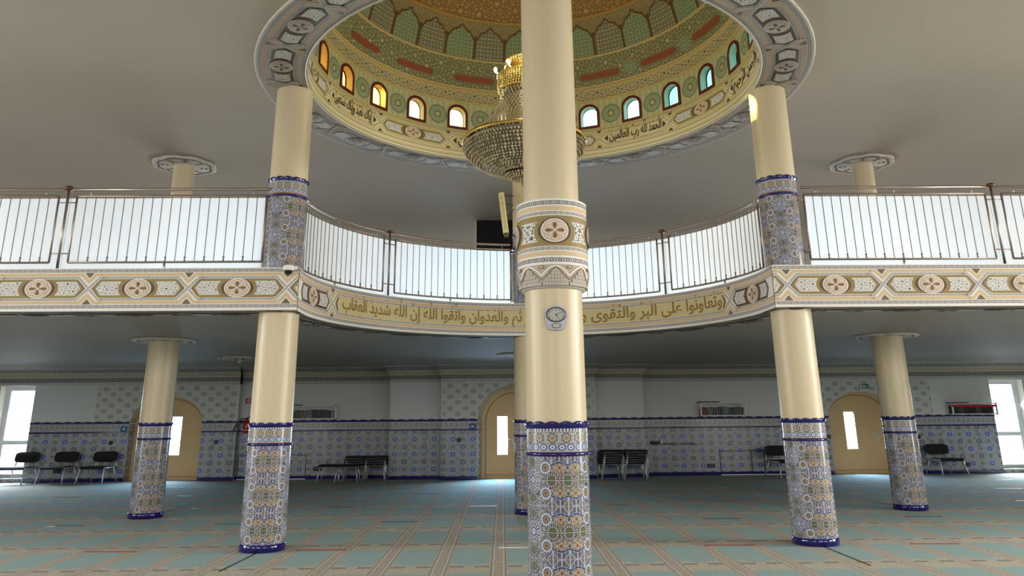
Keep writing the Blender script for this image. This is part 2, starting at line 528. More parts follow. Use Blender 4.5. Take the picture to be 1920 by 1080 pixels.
goldtop = mat('gold_vault_paint', filigree_fn(C(204, 164, 98), C(148, 110, 60), C(150, 84, 54), 0.10, 0.5, 4), 0.55)
redbar = mat('terracotta_paint', (150, 78, 48), 0.6)
archbrown = mat('arch_brown_paint', (104, 76, 34), 0.55)
wfr = mat('mahogany_frame_paint', (104, 36, 22), 0.4)

# checkered relief plaster
def checker_fn():
    u, v = uvxy()
    PU, PV = 0.42, 0.302
    a = wrap((u + 10.82) * (1 / PU)) * PU; b = wrap((v - 2.45) * (1 / PV)) * PV
    a2 = wrap((u + 10.82) * (1 / PU) + 0.5) * PU; b2 = wrap((v - 2.45) * (1 / PV) + 0.5) * PV
    s1 = mx(absx(a) * 0.72, absx(b)) * 0.6 + sqrtx(a * a * 0.5 + b * b) * 0.4
    s2 = mx(absx(a2) * 0.72, absx(b2)) * 0.6 + sqrtx(a2 * a2 * 0.5 + b2 * b2) * 0.4
    s = mn(s1, s2)
    g = quasi(u, v, 2 * PI / 0.05, 3)
    lines = gt(g, 0.6)
    col = mixc(band(s, 0.0, 0.052), C(206, 203, 194), C(182, 178, 168))
    col = mixc(band(s, 0.045, 0.054), col, C(146, 140, 128))
    col = mixc(band(s, 0.0, 0.036) * lines, col, C(150, 144, 132))
    return mixc(gt(s, 0.056) * lt(absx(g), 0.12), col, C(188, 184, 174))
checker = mat('relief_plaster_squares', checker_fn, 0.85)

# carpet
def carpet_fn():
    x, y, z = objxyz()
    t0 = (y - 9.48) * (1 / 1.62)
    P = 0.655
    u = (x - 0.062 - (y - 9.48) * 0.0125) * (1 / P)
    s = absx(wrap(u)) * P                     # distance to the stripe between two rugs
    c = absx(wrap(u + 0.5)) * P               # distance to the middle line of a rug
    t = fract(t0) * 1.62                      # 0 at the head of a row, growing away
    nv = vec(x, y)
    n = noise(nv, 26.0, 3.0); nb = noise(nv, 0.7); nf = noise(nv, 160.0, 1.0)
    teal = mixc(n, C(140, 172, 174), C(156, 182, 182))
    tanc = mixc(gt(n, 0.5), C(200, 188, 168), C(174, 170, 158))
    lob = 0.10 + c * c * 3.4 + cosx(c * 46.0) * 0.03 * gt(c, 0.1) + (n - 0.5) * 0.14
    reg = gt(t, lob) * lt(t, 1.26 - c * 0.25 + (n - 0.5) * 0.1) * gt(s, 0.1)
    col = mixc(reg, tanc, teal)
    mot = lt(absx(t - 1.40 + cosx(c * 30.0) * 0.03), 0.05) * lt(c, 0.2)
    col = mixc(mot * gt(n, 0.4), col, C(194, 180, 154))
    d1 = mn(absx(t - 0.0), absx(t - 1.62))
    col = mixc(lt(d1 + (n - 0.5) * 0.09, 0.035) * gt(s, 0.1) * gt(c, 0.06), col, C(120, 118, 114))
    st = lt(s, 0.088)
    col = mixc(st, col, mixc(gt(n, 0.52), C(186, 172, 154), C(160, 150, 140)))
    col = mixc(band(s, 0.053, 0.063), col, C(224, 212, 188))
    col = mixc(band(s, 0.076, 0.085), col, C(110, 108, 104))
    col = mixc(nf * 0.3, col, C(142, 150, 150))
    return mixc(nb * 0.25, col, C(146, 158, 160))
carpet = mat('prayer_carpet', carpet_fn, 0.95, spec=0.1)

steel = mat('brushed_bronze_steel', (166, 152, 140), 0.32, metal=0.85)
steel_d = mat('dark_rod_steel', (118, 108, 100), 0.35, metal=0.8)
ball_m = mat('brown_ball', (96, 64, 40), 0.3, metal=0.5)
chrome = mat('chrome', (216, 218, 222), 0.3, metal=0.6)
blackf = mat('black_fabric', (24, 24, 26), 0.9)
blackp = mat('black_plastic', (18, 18, 20), 0.35)
socket_m = mat('dark_socket_plastic', (22, 24, 34), 0.4)
alu = mat('white_aluminium', (214, 214, 212), 0.35)
pvc = mat('white_window_frame', (222, 226, 230), 0.35)
door_m = mat('beige_door_paint', lambda: mixc(noise(None, 1.5) * 0.4, C(206, 170, 116), C(192, 158, 108)), 0.4)
door_line = mat('door_groove', (120, 94, 62), 0.6)
red_m = mat('red_enamel', (178, 18, 26), 0.2)
red_sign = mat('red_sign_paint', (170, 30, 30), 0.4)
blue_sign = mat('blue_sign_paint', (22, 92, 140), 0.4)
white_s = mat('white_sign_paint', (230, 230, 226), 0.5)
green_sign = mat('green_sign_paint', (20, 120, 70), 0.4)
silver = mat('silver_plastic', (156, 158, 170), 0.3, metal=0.5)
face_m = mat('clock_dial', (176, 176, 170), 0.5)
speaker_m = mat('ivory_plastic', (226, 216, 160), 0.5)
tv_m = mat('screen_glass', (8, 8, 10), 0.5, spec=0.2)
gold_metal = mat('polished_gold', (190, 158, 78), 0.32, metal=0.9)
crystal = mat('cut_crystal', (218, 202, 164), 0.14, metal=0.65)
crystal_gold = mat('amber_crystal', (232, 206, 120), 0.1, metal=0.4)

def special(name, build):
    global NT
    m = bpy.data.materials.new(name); m.use_nodes = True
    NT = m.node_tree; nt = NT
    nt.nodes.remove(nt.nodes['Principled BSDF'])
    build(nt, nt.nodes['Material Output'])
    return m
def frosted(nt, out):
    t = nt.nodes.new('ShaderNodeBsdfTranslucent'); t.inputs[0].default_value = (0.93, 0.96, 0.97, 1)
    d = nt.nodes.new('ShaderNodeBsdfDiffuse'); d.inputs[0].default_value = (0.86, 0.89, 0.9, 1)
    g = nt.nodes.new('ShaderNodeBsdfGlossy'); g.inputs['Roughness'].default_value = 0.2
    a = nt.nodes.new('ShaderNodeMixShader'); a.inputs[0].default_value = 0.28
    b = nt.nodes.new('ShaderNodeMixShader'); b.inputs[0].default_value = 0.03
    nt.links.new(t.outputs[0], a.inputs[1]); nt.links.new(d.outputs[0], a.inputs[2])
    nt.links.new(a.outputs[0], b.inputs[1]); nt.links.new(g.outputs[0], b.inputs[2])
    nt.links.new(b.outputs[0], out.inputs[0])
sheet_m = special('frosted_acrylic', frosted)
def pane(col, gl=0.06):
    def fn(nt, out):
        t = nt.nodes.new('ShaderNodeBsdfTransparent'); t.inputs[0].default_value = col
        g = nt.nodes.new('ShaderNodeBsdfGlossy'); g.inputs['Roughness'].default_value = 0.05
        a = nt.nodes.new('ShaderNodeMixShader'); a.inputs[0].default_value = gl
        nt.links.new(t.outputs[0], a.inputs[1]); nt.links.new(g.outputs[0], a.inputs[2])
        nt.links.new(a.outputs[0], out.inputs[0])
    return fn
glass_m = special('window_glass', pane((0.97, 0.98, 1, 1)))
glass_amber = special('amber_glass', pane((1.0, 0.72, 0.30, 1)))
glass_yellow = special('pale_yellow_glass', pane((0.95, 0.86, 0.36, 1)))
glass_clear = special('clear_dome_glass', pane((0.9, 0.95, 0.66, 1)))
glass_mint = special('mint_glass', pane((0.5, 0.8, 0.72, 1)))
glass_aqua = special('aqua_glass', pane((0.3, 0.6, 0.52, 1)))
glass_dark = special('case_glass', pane((0.9, 0.93, 0.93, 1), 0.03))

# ------------------------------------------------------------------ flat ornament laid on a curved or straight face
class Paint:
    EPS = 0.0025
    def __init__(s): s.P = []
    def poly(s, pts, m, layer, uv=None): s.P.append((pts, m, layer, uv))
    def rect(s, u0, u1, v0, v1, m, layer, along=False):
        uv = [(u0, 0), (u1, 0), (u1, 1), (u0, 1)] if along else None
        s.poly([(u0, v0), (u1, v0), (u1, v1), (u0, v1)], m, layer, uv)
    def ell(s, cx, cy, rx, ry, m, layer, n=28, lobes=0, amp=0.0, ph=0.0):
        p = []
        for k in range(n):
            a = 2 * PI * k / n
            f = 1 + amp * math.cos(lobes * a + ph) if lobes else 1
            p.append((cx + rx * f * math.cos(a), cy + ry * f * math.sin(a)))
        s.poly(p, m, layer)
    def strip(s, pts, w, m, layer):
        """mitred band; UV u runs along it, v across"""
        pts = [Vector(p) for p in pts]
        L = []; R = []; U = [0.0]
        for i, p in enumerate(pts):
            d0 = (p - pts[i - 1]).normalized() if i else None
            d1 = (pts[i + 1] - p).normalized() if i < len(pts) - 1 else None
            d0 = d0 or d1; d1 = d1 or d0
            n0 = Vector((-d0.y, d0.x)); n1 = Vector((-d1.y, d1.x))
            nn = (n0 + n1).normalized(); k = (w / 2) / max(0.4, nn.dot(n0))
            L.append(p + nn * k); R.append(p - nn * k)
            if i: U.append(U[-1] + (p - pts[i - 1]).length)
        for i in range(len(pts) - 1):
            s.poly([R[i], R[i + 1], L[i + 1], L[i]], m, layer, [(U[i], 0), (U[i + 1], 0), (U[i + 1], 1), (U[i], 1)])
    def build(s, name, mats, mapf, parent=None, du=0.12, umin=None, umax=None, origin=(0, 0, 0), vcuts=None):
        names = sorted({p[1] for p in s.P}); idx = {n: i for i, n in enumerate(names)}
        bm = bmesh.new(); ul = bm.loops.layers.uv.new('UVMap')
        for pts, m, layer, uv in s.P:
            a = sum(pts[i][0] * pts[(i + 1) % len(pts)][1] - pts[(i + 1) % len(pts)][0] * pts[i][1] for i in range(len(pts)))
            q = list(zip(pts, uv or [(p[0], p[1]) for p in pts]))
            if a < 0: q.reverse()
            f = bm.faces.new([bm.verts.new((p[0], p[1], layer * s.EPS)) for p, _ in q])
            f.material_index = idx[m]
            for l, (_, t) in zip(f.loops, q): l[ul].uv = t
        bm.faces.ensure_lookup_table()
        us = [v.co.x for v in bm.verts]
        def cut(co, no, co_, ci=False):
            bmesh.ops.bisect_plane(bm, geom=bm.verts[:] + bm.edges[:] + bm.faces[:], plane_co=co, plane_no=no, clear_outer=ci, dist=1e-6)
        if umin is not None: cut((umin, 0, 0), (-1, 0, 0), 0, True)
        if umax is not None: cut((umax, 0, 0), (1, 0, 0), 0, True)
        if du:
            lo = math.floor(min(v.co.x for v in bm.verts) / du) + 1; hi = max(v.co.x for v in bm.verts)
            k = lo
            while k * du < hi - 1e-6:
                cut((k * du, 0, 0), (1, 0, 0), 0); k += 1
        for c in vcuts or ():
            cut((0, c, 0), (0, 1, 0), 0)
        bmesh.ops.triangulate(bm, faces=[f for f in bm.faces if len(f.verts) > 4])
        O = Vector(origin)
        for v in bm.verts: v.co = Vector(mapf(v.co.x, v.co.y, v.co.z)) - O
        me = bpy.data.meshes.new(name); bm.to_mesh(me); bm.free()
        for n in names: me.materials.append(mats[n])
        o = bpy.data.objects.new(name, me); COL.objects.link(o)
        if parent is not None: o.parent = parent
        else: o.location = origin
        return o

PM = dict(white=white_p, tan=tan, gold=gold, goldd=brown, braid=braid, braids=braid_s, arab=arab, rose=rose, petal=petal,
          tri=mat('olive_brown_triangle_paint', (112, 98, 70), 0.6), panel=panelc, letter=letter_gold)
PM_BROWN = dict(PM, gold=brown)
PM_RING = dict(PM, gold=ringbrown, braid=braid_r, braids=braid_r, arab=arab_d, tri=ringbrown, petal=ringbrown,  # stucco copies darkened to put the ring's shade into the colour
               white=mat('shaded_white_stucco', (206, 198, 188), 0.8), tan=mat('shaded_tan_stucco', (176, 150, 122), 0.8), rose=mat('shaded_rose_stucco', (196, 178, 164), 0.8))
PM_DOME = dict(PM, gold=mat('olive_brown_paint', (132, 120, 58), 0.5), braid=braid_c, braids=braid_c, letter=letter_dark,
               white=mat('ivory_stucco', (228, 218, 176), 0.7), tan=mat('honey_stucco', (214, 190, 128), 0.7), tri=brown)

def bands(p, u0, u1, sv, text=False):
    """the strips that run along the whole band; v is measured from the middle line, half height 0.27*sv"""
    p.rect(u0, u1, -0.30 * sv, 0.28 * sv, 'white', 0)
    for s in (1, -1):
        p.strip([(u0, s * 0.243 * sv), (u1, s * 0.243 * sv)], 0.05 * sv, 'braid', 1)
        p.strip([(u0, s * 0.188 * sv), (u1, s * 0.188 * sv)], 0.043 * sv, 'tan', 1)
        p.strip([(u0, s * 0.147 * sv), (u1, s * 0.147 * sv)], 0.027 * sv, 'braids', 1)

def crossing(p, J, sv, m='tri', k=1.0):
    """the woven X between two cells"""
    a = 0.15 * k
    p.rect(J - a, J + a, -0.165 * sv, 0.165 * sv, 'white', 2)
    for s in (1, -1):
        p.poly([(J - a, s * 0.167 * sv), (J - a + 0.02, s * 0.21 * sv), (J + a - 0.02, s * 0.21 * sv), (J + a, s * 0.167 * sv), (J, 0.0)], 'white', 2.5)
        p.strip([(J - a, s * 0.188 * sv), (J - 0.095 * k, s * 0.188 * sv), (J, s * 0.092 * sv), (J + 0.095 * k, s * 0.188 * sv), (J + a, s * 0.188 * sv)], 0.04 * sv, 'tan', 3)
        p.poly([(J - 0.062 * k, s * 0.212 * sv), (J + 0.062 * k, s * 0.212 * sv), (J, s * 0.14 * sv)], m, 4)
    for i, s in enumerate((1, -1)):
        z = [(J - a - 0.03, s * 0.147 * sv), (J - 0.142 * k, s * 0.147 * sv), (J + 0.142 * k, -s * 0.147 * sv), (J + a + 0.03, -s * 0.147 * sv)]
        p.strip(z, 0.043 * sv, 'white', 4 + 2 * i)
        p.strip(z, 0.026 * sv, 'braids', 5 + 2 * i)

def hexcell(p, c, L, sv, fill='gold', tail=0.0):
    """pointed panel with a rosette and two arabesque fields, centre c, cell length L"""
    h = L / 2
    tip, sh = h - 0.045, h - 0.16
    g = 0.134 * sv
    p.poly([(c - tip, 0), (c - sh, g), (c + sh, g), (c + tip, 0), (c + sh, -g), (c - sh, -g)], 'white', 2)
    g -= 0.006 * sv; 
    p.poly([(c - tip + 0.012, 0), (c - sh, g), (c + sh, g), (c + tip - 0.012, 0), (c + sh, -g), (c - sh, -g)], fill, 3)
    hh = 0.085 * sv
    for s in (1, -1):
        def fld(e, m, ly):
            x0 = 0.235 - e; x1 = sh - 0.012 + e * 0.6; x2 = tip - 0.065 + e
            q = [(c + s * x0, -hh - e), (c + s * x1, -hh - e), (c + s * x2, 0), (c + s * x1, hh + e), (c + s * x0, hh + e), (c + s * (x0 + 0.032), hh * 0.5), (c + s * (x0 + 0.04), 0), (c + s * (x0 + 0.032), -hh * 0.5)]
            p.poly(q, m, ly)
        fld(0.007, 'white', 4); fld(0.0, 'arab', 5)
    rx, ry = 0.178, 0.13 * sv
    p.ell(c, 0, rx * 1.22, ry * 1.0, 'goldd' if fill == 'gold' else fill, 4)
    p.ell(c, 0, rx, ry, 'white', 5, 40); p.ell(c, 0, rx * 0.92, ry * 0.92, 'rose', 6, 40)
    p.ell(c, 0, rx * 0.80, ry * 0.80, 'petal', 6.5, 48, 8, 0.1); p.ell(c, 0, rx * 0.765, ry * 0.765, 'white', 7, 48, 8, 0.1); p.ell(c, 0, rx * 0.68, ry * 0.68, 'rose', 8, 48, 8, 0.1)
    for k in range(8):
        a = PI / 4 * k
        q = []
        for d, w in ((0.08, 0.0), (0.32, 0.10), (0.52, 0.14), (0.63, 0.09), (0.66, 0.0), (0.63, -0.09), (0.52, -0.14), (0.32, -0.10)):
            q.append((c + rx * (d * math.cos(a) - w * math.sin(a)), ry * (d * math.sin(a) + w * math.cos(a))))
        if k % 2 == 0: p.poly(q, 'petal', 9)
        else:
            m0 = (c + rx * 0.42 * math.cos(a), ry * 0.42 * math.sin(a))
            for e, mm, ly in ((1.0, 'petal', 9), (0.86, 'white', 9.5), (0.5, 'rose', 10)):
                p.poly([(m0[0] + (x - m0[0]) * e, m0[1] + (y - m0[1]) * e) for x, y in q], mm, ly)
    p.ell(c, 0, rx * 0.09, ry * 0.09, 'white', 11, 10)

def chevron(p, u, d, m, sv=1.0):
    """arrow head that closes a text field"""
    p.poly([(u, 0), (u + d * 0.05, 0.09 * sv), (u + d * 0.075, 0.09 * sv), (u + d * 0.03, 0), (u + d * 0.075, -0.09 * sv), (u + d * 0.05, -0.09 * sv)], m, 4)

# ------------------------------------------------------------------ Arabic lettering (letters joined by their positional forms)
AR = {'ا': (0xFE8D, 2), 'أ': (0xFE83, 2), 'إ': (0xFE87, 2), 'ب': (0xFE8F, 4), 'ة': (0xFE93, 2), 'ت': (0xFE95, 4), 'ث': (0xFE99, 4), 'ج': (0xFE9D, 4),
      'ح': (0xFEA1, 4), 'د': (0xFEA9, 2), 'ذ': (0xFEAB, 2), 'ر': (0xFEAD, 2), 'س': (0xFEB1, 4), 'ش': (0xFEB5, 4), 'ع': (0xFEC9, 4), 'ق': (0xFED5, 4),
      'ك': (0xFED9, 4), 'ل': (0xFEDD, 4), 'م': (0xFEE1, 4), 'ن': (0xFEE5, 4), 'ه': (0xFEE9, 4), 'و': (0xFEED, 2), 'ى': (0xFEEF, 2), 'ي': (0xFEF1, 4), 'غ': (0xFECD, 4)}
MARKS = 'َُِّْ'
def shape(txt):
    seq = []
    for ch in txt:
        if ch in MARKS:
            if seq: seq[-1][1] += ch
        else: seq.append([ch, ''])
    out = []; i = 0
    join = lambda k: 0 <= k < len(seq) and seq[k][0] in AR
    while i < len(seq):
        ch, mk = seq[i]
        if ch not in AR: out.append((ch, mk)); i += 1; continue
        prev = join(i - 1) and AR[seq[i - 1][0]][1] == 4
        if ch == 'ل' and i + 1 < len(seq) and seq[i + 1][0] in 'اأإ':
            b = {'ا': 0xFEFB, 'أ': 0xFEF7, 'إ': 0xFEF9}[seq[i + 1][0]]
            out.append((chr(b + (1 if prev else 0)), mk + seq[i + 1][1])); i += 2; continue
        base, n = AR[ch]
        nxt = join(i + 1) and n == 4
        f = (3 if prev and nxt else 1 if prev else 2 if nxt else 0)
        out.append((chr(base + f), mk)); i += 1
    return out[::-1]                               # visual order, left to right
_fc = bpy.data.curves.new('lettering', 'FONT')
_fo = bpy.data.objects.new('lettering', _fc); COL.objects.link(_fo)
def glyphs(s, off=0.0):
    _fc.body = s; _fc.offset = off; _fc.resolution_u = 3
    bpy.context.view_layer.update()
    ev = _fo.evaluated_get(bpy.context.evaluated_depsgraph_get())
    me = ev.to_mesh()
    V = [(v.co.x, v.co.y) for v in me.vertices]; Fs = [tuple(p.vertices) for p in me.polygons]
    ev.to_mesh_clear()
    return V, Fs
def lettering(p, txt, u0, u1, v0, hgt, m, layer=4, bold=0.012):
    sh = shape(txt)
    V, Fs = glyphs(''.join(c for c, _ in sh), bold)
    xs = [x for x, _ in V]; a, b = min(xs), max(xs)
    ku = (u1 - u0) / (b - a)
    kv = hgt / 0.74
    fx = lambda x: u0 + (x - a) * ku
    for f in Fs: p.poly([(fx(V[i][0]), v0 + V[i][1] * kv) for i in f], m, layer)
    w0 = a; pre = ''
    for c, mk in sh:
        pre += c
        if c == ' ': w1 = w0 + 0.2
        else:
            g = glyphs(pre)[0]; w1 = max(x for x, _ in g)
        cxm = fx((w0 + w1) / 2)
        top = 0.9 if c != ' ' and max(y for _, y in (glyphs(c)[0] or [(0, 0)])) > 0.6 else 0.72
        for j, q in enumerate(mk):
            y = v0 + (top + 0.13 * j) * kv; s = 0.085 * kv; t = 0.02 * kv
            if q == 'ِ': y = v0 - 0.34 * kv
            if q in 'َِ': p.poly([(cxm - s, y - s * 0.5), (cxm + s, y + s * 0.4), (cxm + s, y + s * 0.4 + t * 2), (cxm - s, y - s * 0.5 + t * 2)], m, layer)
            elif q == 'ُ':
                p.ell(cxm, y, s * 0.6, s * 0.6, m, layer, 8); p.poly([(cxm + s * 0.3, y), (cxm + s * 0.6, y), (cxm - s * 0.5, y - s * 1.3), (cxm - s * 0.8, y - s * 1.2)], m, layer)
            elif q == 'ْ': p.strip([(cxm + s * 0.9 * math.cos(k), y + s * 0.7 * math.sin(k)) for k in (0, 1, 2.1, 3.2, 4.2, 5.2)], t * 1.6, m, layer)
            else: p.strip([(cxm - s * 1.2, y + s), (cxm - s * 0.7, y - s * 0.3), (cxm, y + s * 0.7), (cxm + s * 0.6, y - s * 0.3), (cxm + s * 1.2, y + s)], t * 1.8, m, layer)
        w0 = w1

# ------------------------------------------------------------------ floor
b = MB(); b.face([(X0, Y0, 0), (X1, Y0, 0), (X1, Y1, 0), (X0, Y1, 0)], 0)
b.face([(X0, Y1, -0.2), (X1, Y1, -0.2), (X1, Y0, -0.2), (X0, Y0, -0.2)], 0)
floor = struct(b.build('floor', carpet))
seam = mat('dark_carpet_gap', (34, 38, 38), 0.95)  # dark gap lines slit in the carpet by the column feet
for x0, y0, x1, y1 in ((-3.0, 9.35, -2.94, 10.53), (4.17, 10.56, 4.15, 9.25), (7.24, 15.9, 7.28, 14.6), (-5.98, 14.6, -5.93, 16.1)):
    b = MB(); b.face([(x0 - 0.012, y0, 0.003), (x0 + 0.012, y0, 0.003), (x1 + 0.012, y1, 0.003), (x1 - 0.012, y1, 0.003)])
    b.build('carpet_seam', seam, floor)

# ------------------------------------------------------------------ outer walls (window openings of the unseen sides stay open to the sky)
def wall_holes(name, axis, c, t, a0, a1, z0, z1, holes):
    """wall slab with rectangular openings (a_lo, a_hi, z_lo, z_hi)"""
    b = MB()
    As = sorted({a0, a1} | {h[0] for h in holes} | {h[1] for h in holes}); Zs = sorted({z0, z1} | {h[2] for h in holes} | {h[3] for h in holes})
    for p, q in zip(As, As[1:]):
        for r, s in zip(Zs, Zs[1:]):
            mx_, mz = (p + q) / 2, (r + s) / 2
            if any(h[0] < mx_ < h[1] and h[2] < mz < h[3] for h in holes): continue
            if axis == 'y': b.box(p, q, c, c + t, r, s)
            else: b.box(c, c + t, p, q, r, s)
    return struct(b.build(name, plaster))
wall_holes('wall_front', 'y', Y0 - 0.2, 0.2, X0, X1, 0, ZC, [(x - 2.5, x + 2.5, 3.05, 5.85) for x in (-12, -4, 5.2, 13.2)])
sideh = [(y - 2.25, y + 2.25, 3.9, 5.9) for y in (1.0, 8.0, 15.5)] + [(y - 1.25, y + 1.25, 0.4, 2.6) for y in (1.0, 8.0)]
wall_holes('wall_left', 'x', X0 - 0.2, 0.2, Y0, Y1, 0, ZC, sideh)
wall_holes('wall_right', 'x', X1, 0.2, Y0, Y1, 0, ZC, sideh)
wall_holes('wall_gallery', 'y', Y1, 0.3, X0, X1, ZG, ZC, [(x - 2.8, x + 2.8, 3.8, 4.9) for x in (-13, -6.2, 0.6, 7.4, 14.2)])

# ------------------------------------------------------------------ upper ceiling with the round opening of the dome
b = MB(); N = 96; RO = 3.9
def sq(a):
    dx, dy = math.sin(a), math.cos(a)
    t = min(((X1 - CX) / dx) if dx > 1e-9 else 1e9, ((X0 - CX) / dx) if dx < -1e-9 else 1e9, ((Y1 - CY) / dy) if dy > 1e-9 else 1e9, ((Y0 - CY) / dy) if dy < -1e-9 else 1e9)
    return (CX + dx * t, CY + dy * t)
angs = sorted([2 * PI * k / N for k in range(N)] + [math.atan2(x - CX, y - CY) % (2 * PI) for x in (X0, X1) for y in (Y0, Y1)])
for a, c in zip(angs, angs[1:] + [angs[0] + 2 * PI]):
    P = lambda q, z: (CX + RO * math.sin(q), CY + RO * math.cos(q), z)
    oa, oc = sq(a), sq(c)
    for z in (ZC, ZC + 0.2):
        f = [P(a, z), P(c, z), (oc[0], oc[1], z), (oa[0], oa[1], z)]
        b.face(f if z == ZC else f[::-1])
struct(b.build('ceiling', ceil_m))

# ------------------------------------------------------------------ gallery slab
YF, RF = 10.48, 3.25
a_c = math.acos((YF + 0.005 - CY) / (RF + 0.005))          # angle (from +y) where the curve meets the straight edges
b = MB(); NA = 64
_an = [-a_c] + [-PI / 2 + PI * k / NA for k in range(NA + 1)] + [a_c]
arc = [(CX + (RF + 0.005) * math.sin(t), CY + (RF + 0.005) * math.cos(t)) for t in _an]
xl, xr = arc[0][0], arc[-1][0]
for z in (ZS, ZG):
    fl = []
    fl.append([(X0, YF + 0.005), arc[0], arc[1], (X0, CY)]); fl.append([arc[-1], (X1, YF + 0.005), (X1, CY), arc[-2]])
    fl.append([(X0, CY), arc[1], (arc[1][0], Y1), (X0, Y1)]); fl.append([arc[-2], (X1, CY), (X1, Y1), (arc[-2][0], Y1)])
    for p, q in zip(arc[1:-1], arc[2:-1]): fl.append([p, q, (q[0], Y1), (p[0], Y1)])
    for f in fl:
        f = [(x, y, z) for x, y in f]
        b.face(f if z == ZG else f[::-1], 0 if z == ZS else 1)
edge = [(X0, YF + 0.005)] + arc + [(X1, YF + 0.005)]
for p, q in zip(edge, edge[1:]): b.face([(p[0], p[1], ZS), (q[0], q[1], ZS), (q[0], q[1], ZG), (p[0], p[1], ZG)], 0)
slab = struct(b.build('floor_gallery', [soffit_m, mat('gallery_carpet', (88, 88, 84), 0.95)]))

# painted band under the edge of the gallery
def soffit_paint(umin, umax, mapf):
    p = Paint(); bands(p, umin, umax, 0.8)
    n = int((umax - umin) / 1.33) + 2
    for k in range(n + 1):
        c = math.floor(umin / 1.33) * 1.33 + 0.4 + k * 1.33
        hexcell(p, c, 1.33, 0.8); crossing(p, c + 0.665, 0.8)
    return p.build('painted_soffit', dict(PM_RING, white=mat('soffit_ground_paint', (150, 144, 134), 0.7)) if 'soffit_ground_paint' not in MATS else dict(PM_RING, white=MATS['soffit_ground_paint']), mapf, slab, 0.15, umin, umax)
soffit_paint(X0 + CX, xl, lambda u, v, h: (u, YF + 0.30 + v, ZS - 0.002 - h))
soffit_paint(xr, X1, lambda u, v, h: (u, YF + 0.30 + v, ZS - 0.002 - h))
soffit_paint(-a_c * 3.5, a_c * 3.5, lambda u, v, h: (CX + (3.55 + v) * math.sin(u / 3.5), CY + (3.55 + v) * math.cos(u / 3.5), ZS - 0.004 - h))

# ------------------------------------------------------------------ painted stucco bands on the edge of the gallery
ZM = 3.307
def straight_fascia(u0, u1, x_first, step, label):
    p = Paint(); bands(p, u0, u1, 1.0)
    k = -2
    while True:
        J = x_first + step * k
        if (step > 0 and J > u1 + 1.4) or (step < 0 and J < u0 - 1.4): break
        crossing(p, J, 1.0)
        hexcell(p, J + step / 2, 1.33, 1.0)
        k += 1
    t = tag(p.build('gallery_edge_band', PM, lambda u, v, h: (u, YF - h, ZM + v), None, None, u0, u1, origin=((u0 + u1) / 2, YF, ZM)), label, 'painted frieze')
    return t
straight_fascia(X0 + 0.02, xl, -2.775, -1.33, 'straight carved frieze of rosettes on the left gallery edge, ending at the dome camera')
straight_fascia(xr, X1 - 0.02, 4.04, 1.322, 'straight carved frieze of rosettes on the right gallery edge')
p = Paint(); U = lambda d: math.radians(d) * RF
bands(p, -a_c * RF, a_c * RF, 1.0)
J = 70.6
crossing(p, U(-J), 1.0); crossing(p, U(J), 1.0)
hexcell(p, U(-J) - 0.667, 1.30, 1.0); hexcell(p, U(J) + 0.667, 1.30, 1.0)
p.poly([(U(-J) + 0.05, 0), (U(-J) + 0.17, 0.128), (U(J) - 0.17, 0.128), (U(J) - 0.05, 0), (U(J) - 0.17, -0.128), (U(-J) + 0.17, -0.128)], 'panel', 2)
chevron(p, U(-J) + 0.10, 1.0, 'goldd', 1.15); chevron(p, U(J) - 0.10, -1.0, 'goldd', 1.15)
lettering(p, 'ثْم وَالْعُدْوَانِ وَاتَّقُوا اللَّهَ إِنَّ اللَّهَ شَدِيدُ الْعِقَابِ', U(-65.5), U(-1.2), -0.05, 0.19, 'letter', 4, 0.02)
lettering(p, 'وَتَعَاوَنُوا عَلَى الْبِرِّ وَالتَّقْوَى وَلَا تَعَا', U(8.0), U(67.2), -0.05, 0.19, 'letter', 4, 0.02)
lettering(p, 'وَنُوا عَلَى الْإِ', U(-0.6), U(7.6), -0.05, 0.19, 'letter', 4, 0.02)
tag(p.build('gallery_edge_inscription', PM_BROWN, lambda u, v, h: (CX + (RF - h) * math.sin(u / RF), CY + (RF - h) * math.cos(u / RF), ZM + v), None, 0.12, -a_c * RF, a_c * RF, origin=(CX, CY + RF, ZM)),
    'curved frieze with gold Arabic lettering along the round gallery edge', 'painted frieze')

# ------------------------------------------------------------------ dome
dome = thing('dome', 'round painted dome with arched windows and patterned bands above the hall', 'dome', (CX, CY, 6.31))
DO = (CX, CY, 6.31)
def dmap(rf):                                   # u measured on radius 3.32
    return lambda u, v, h: (CX + rf(v, h) * math.sin(u / 3.32), CY + rf(v, h) * math.cos(u / 3.32), v)
# ring under the dome
p = Paint(); sv = 1.2; RM = 3.65
R_ = lambda d: math.radians(d) * RM
bands(p, R_(-180), R_(180), sv)
for q in (-180, -90, 0, 90):
    for k in range(4):
        hexcell(p, R_(q + 15 + 20 * k), R_(20), sv)
    for k in range(5): crossing(p, R_(q + 5 + 20 * k), sv, k=0.85)
p.build('ring_frieze', PM_RING, lambda u, v, h: (CX + (RM + v) * math.sin(u / RM), CY + (RM + v) * math.cos(u / RM), 6.31 - h), dome, 0.13, R_(-180), R_(180), origin=DO)
b = MB(); b.lathe([(3.87, 6.36), (3.87, 6.318), (3.97, 6.312), (4.0, 6.30), (4.015, 6.32), (4.0, 6.349), (3.98, 6.35)], CX, CY, 96)
b.build('outer_moulding', MATS['shaded_white_stucco'], dome, DO)
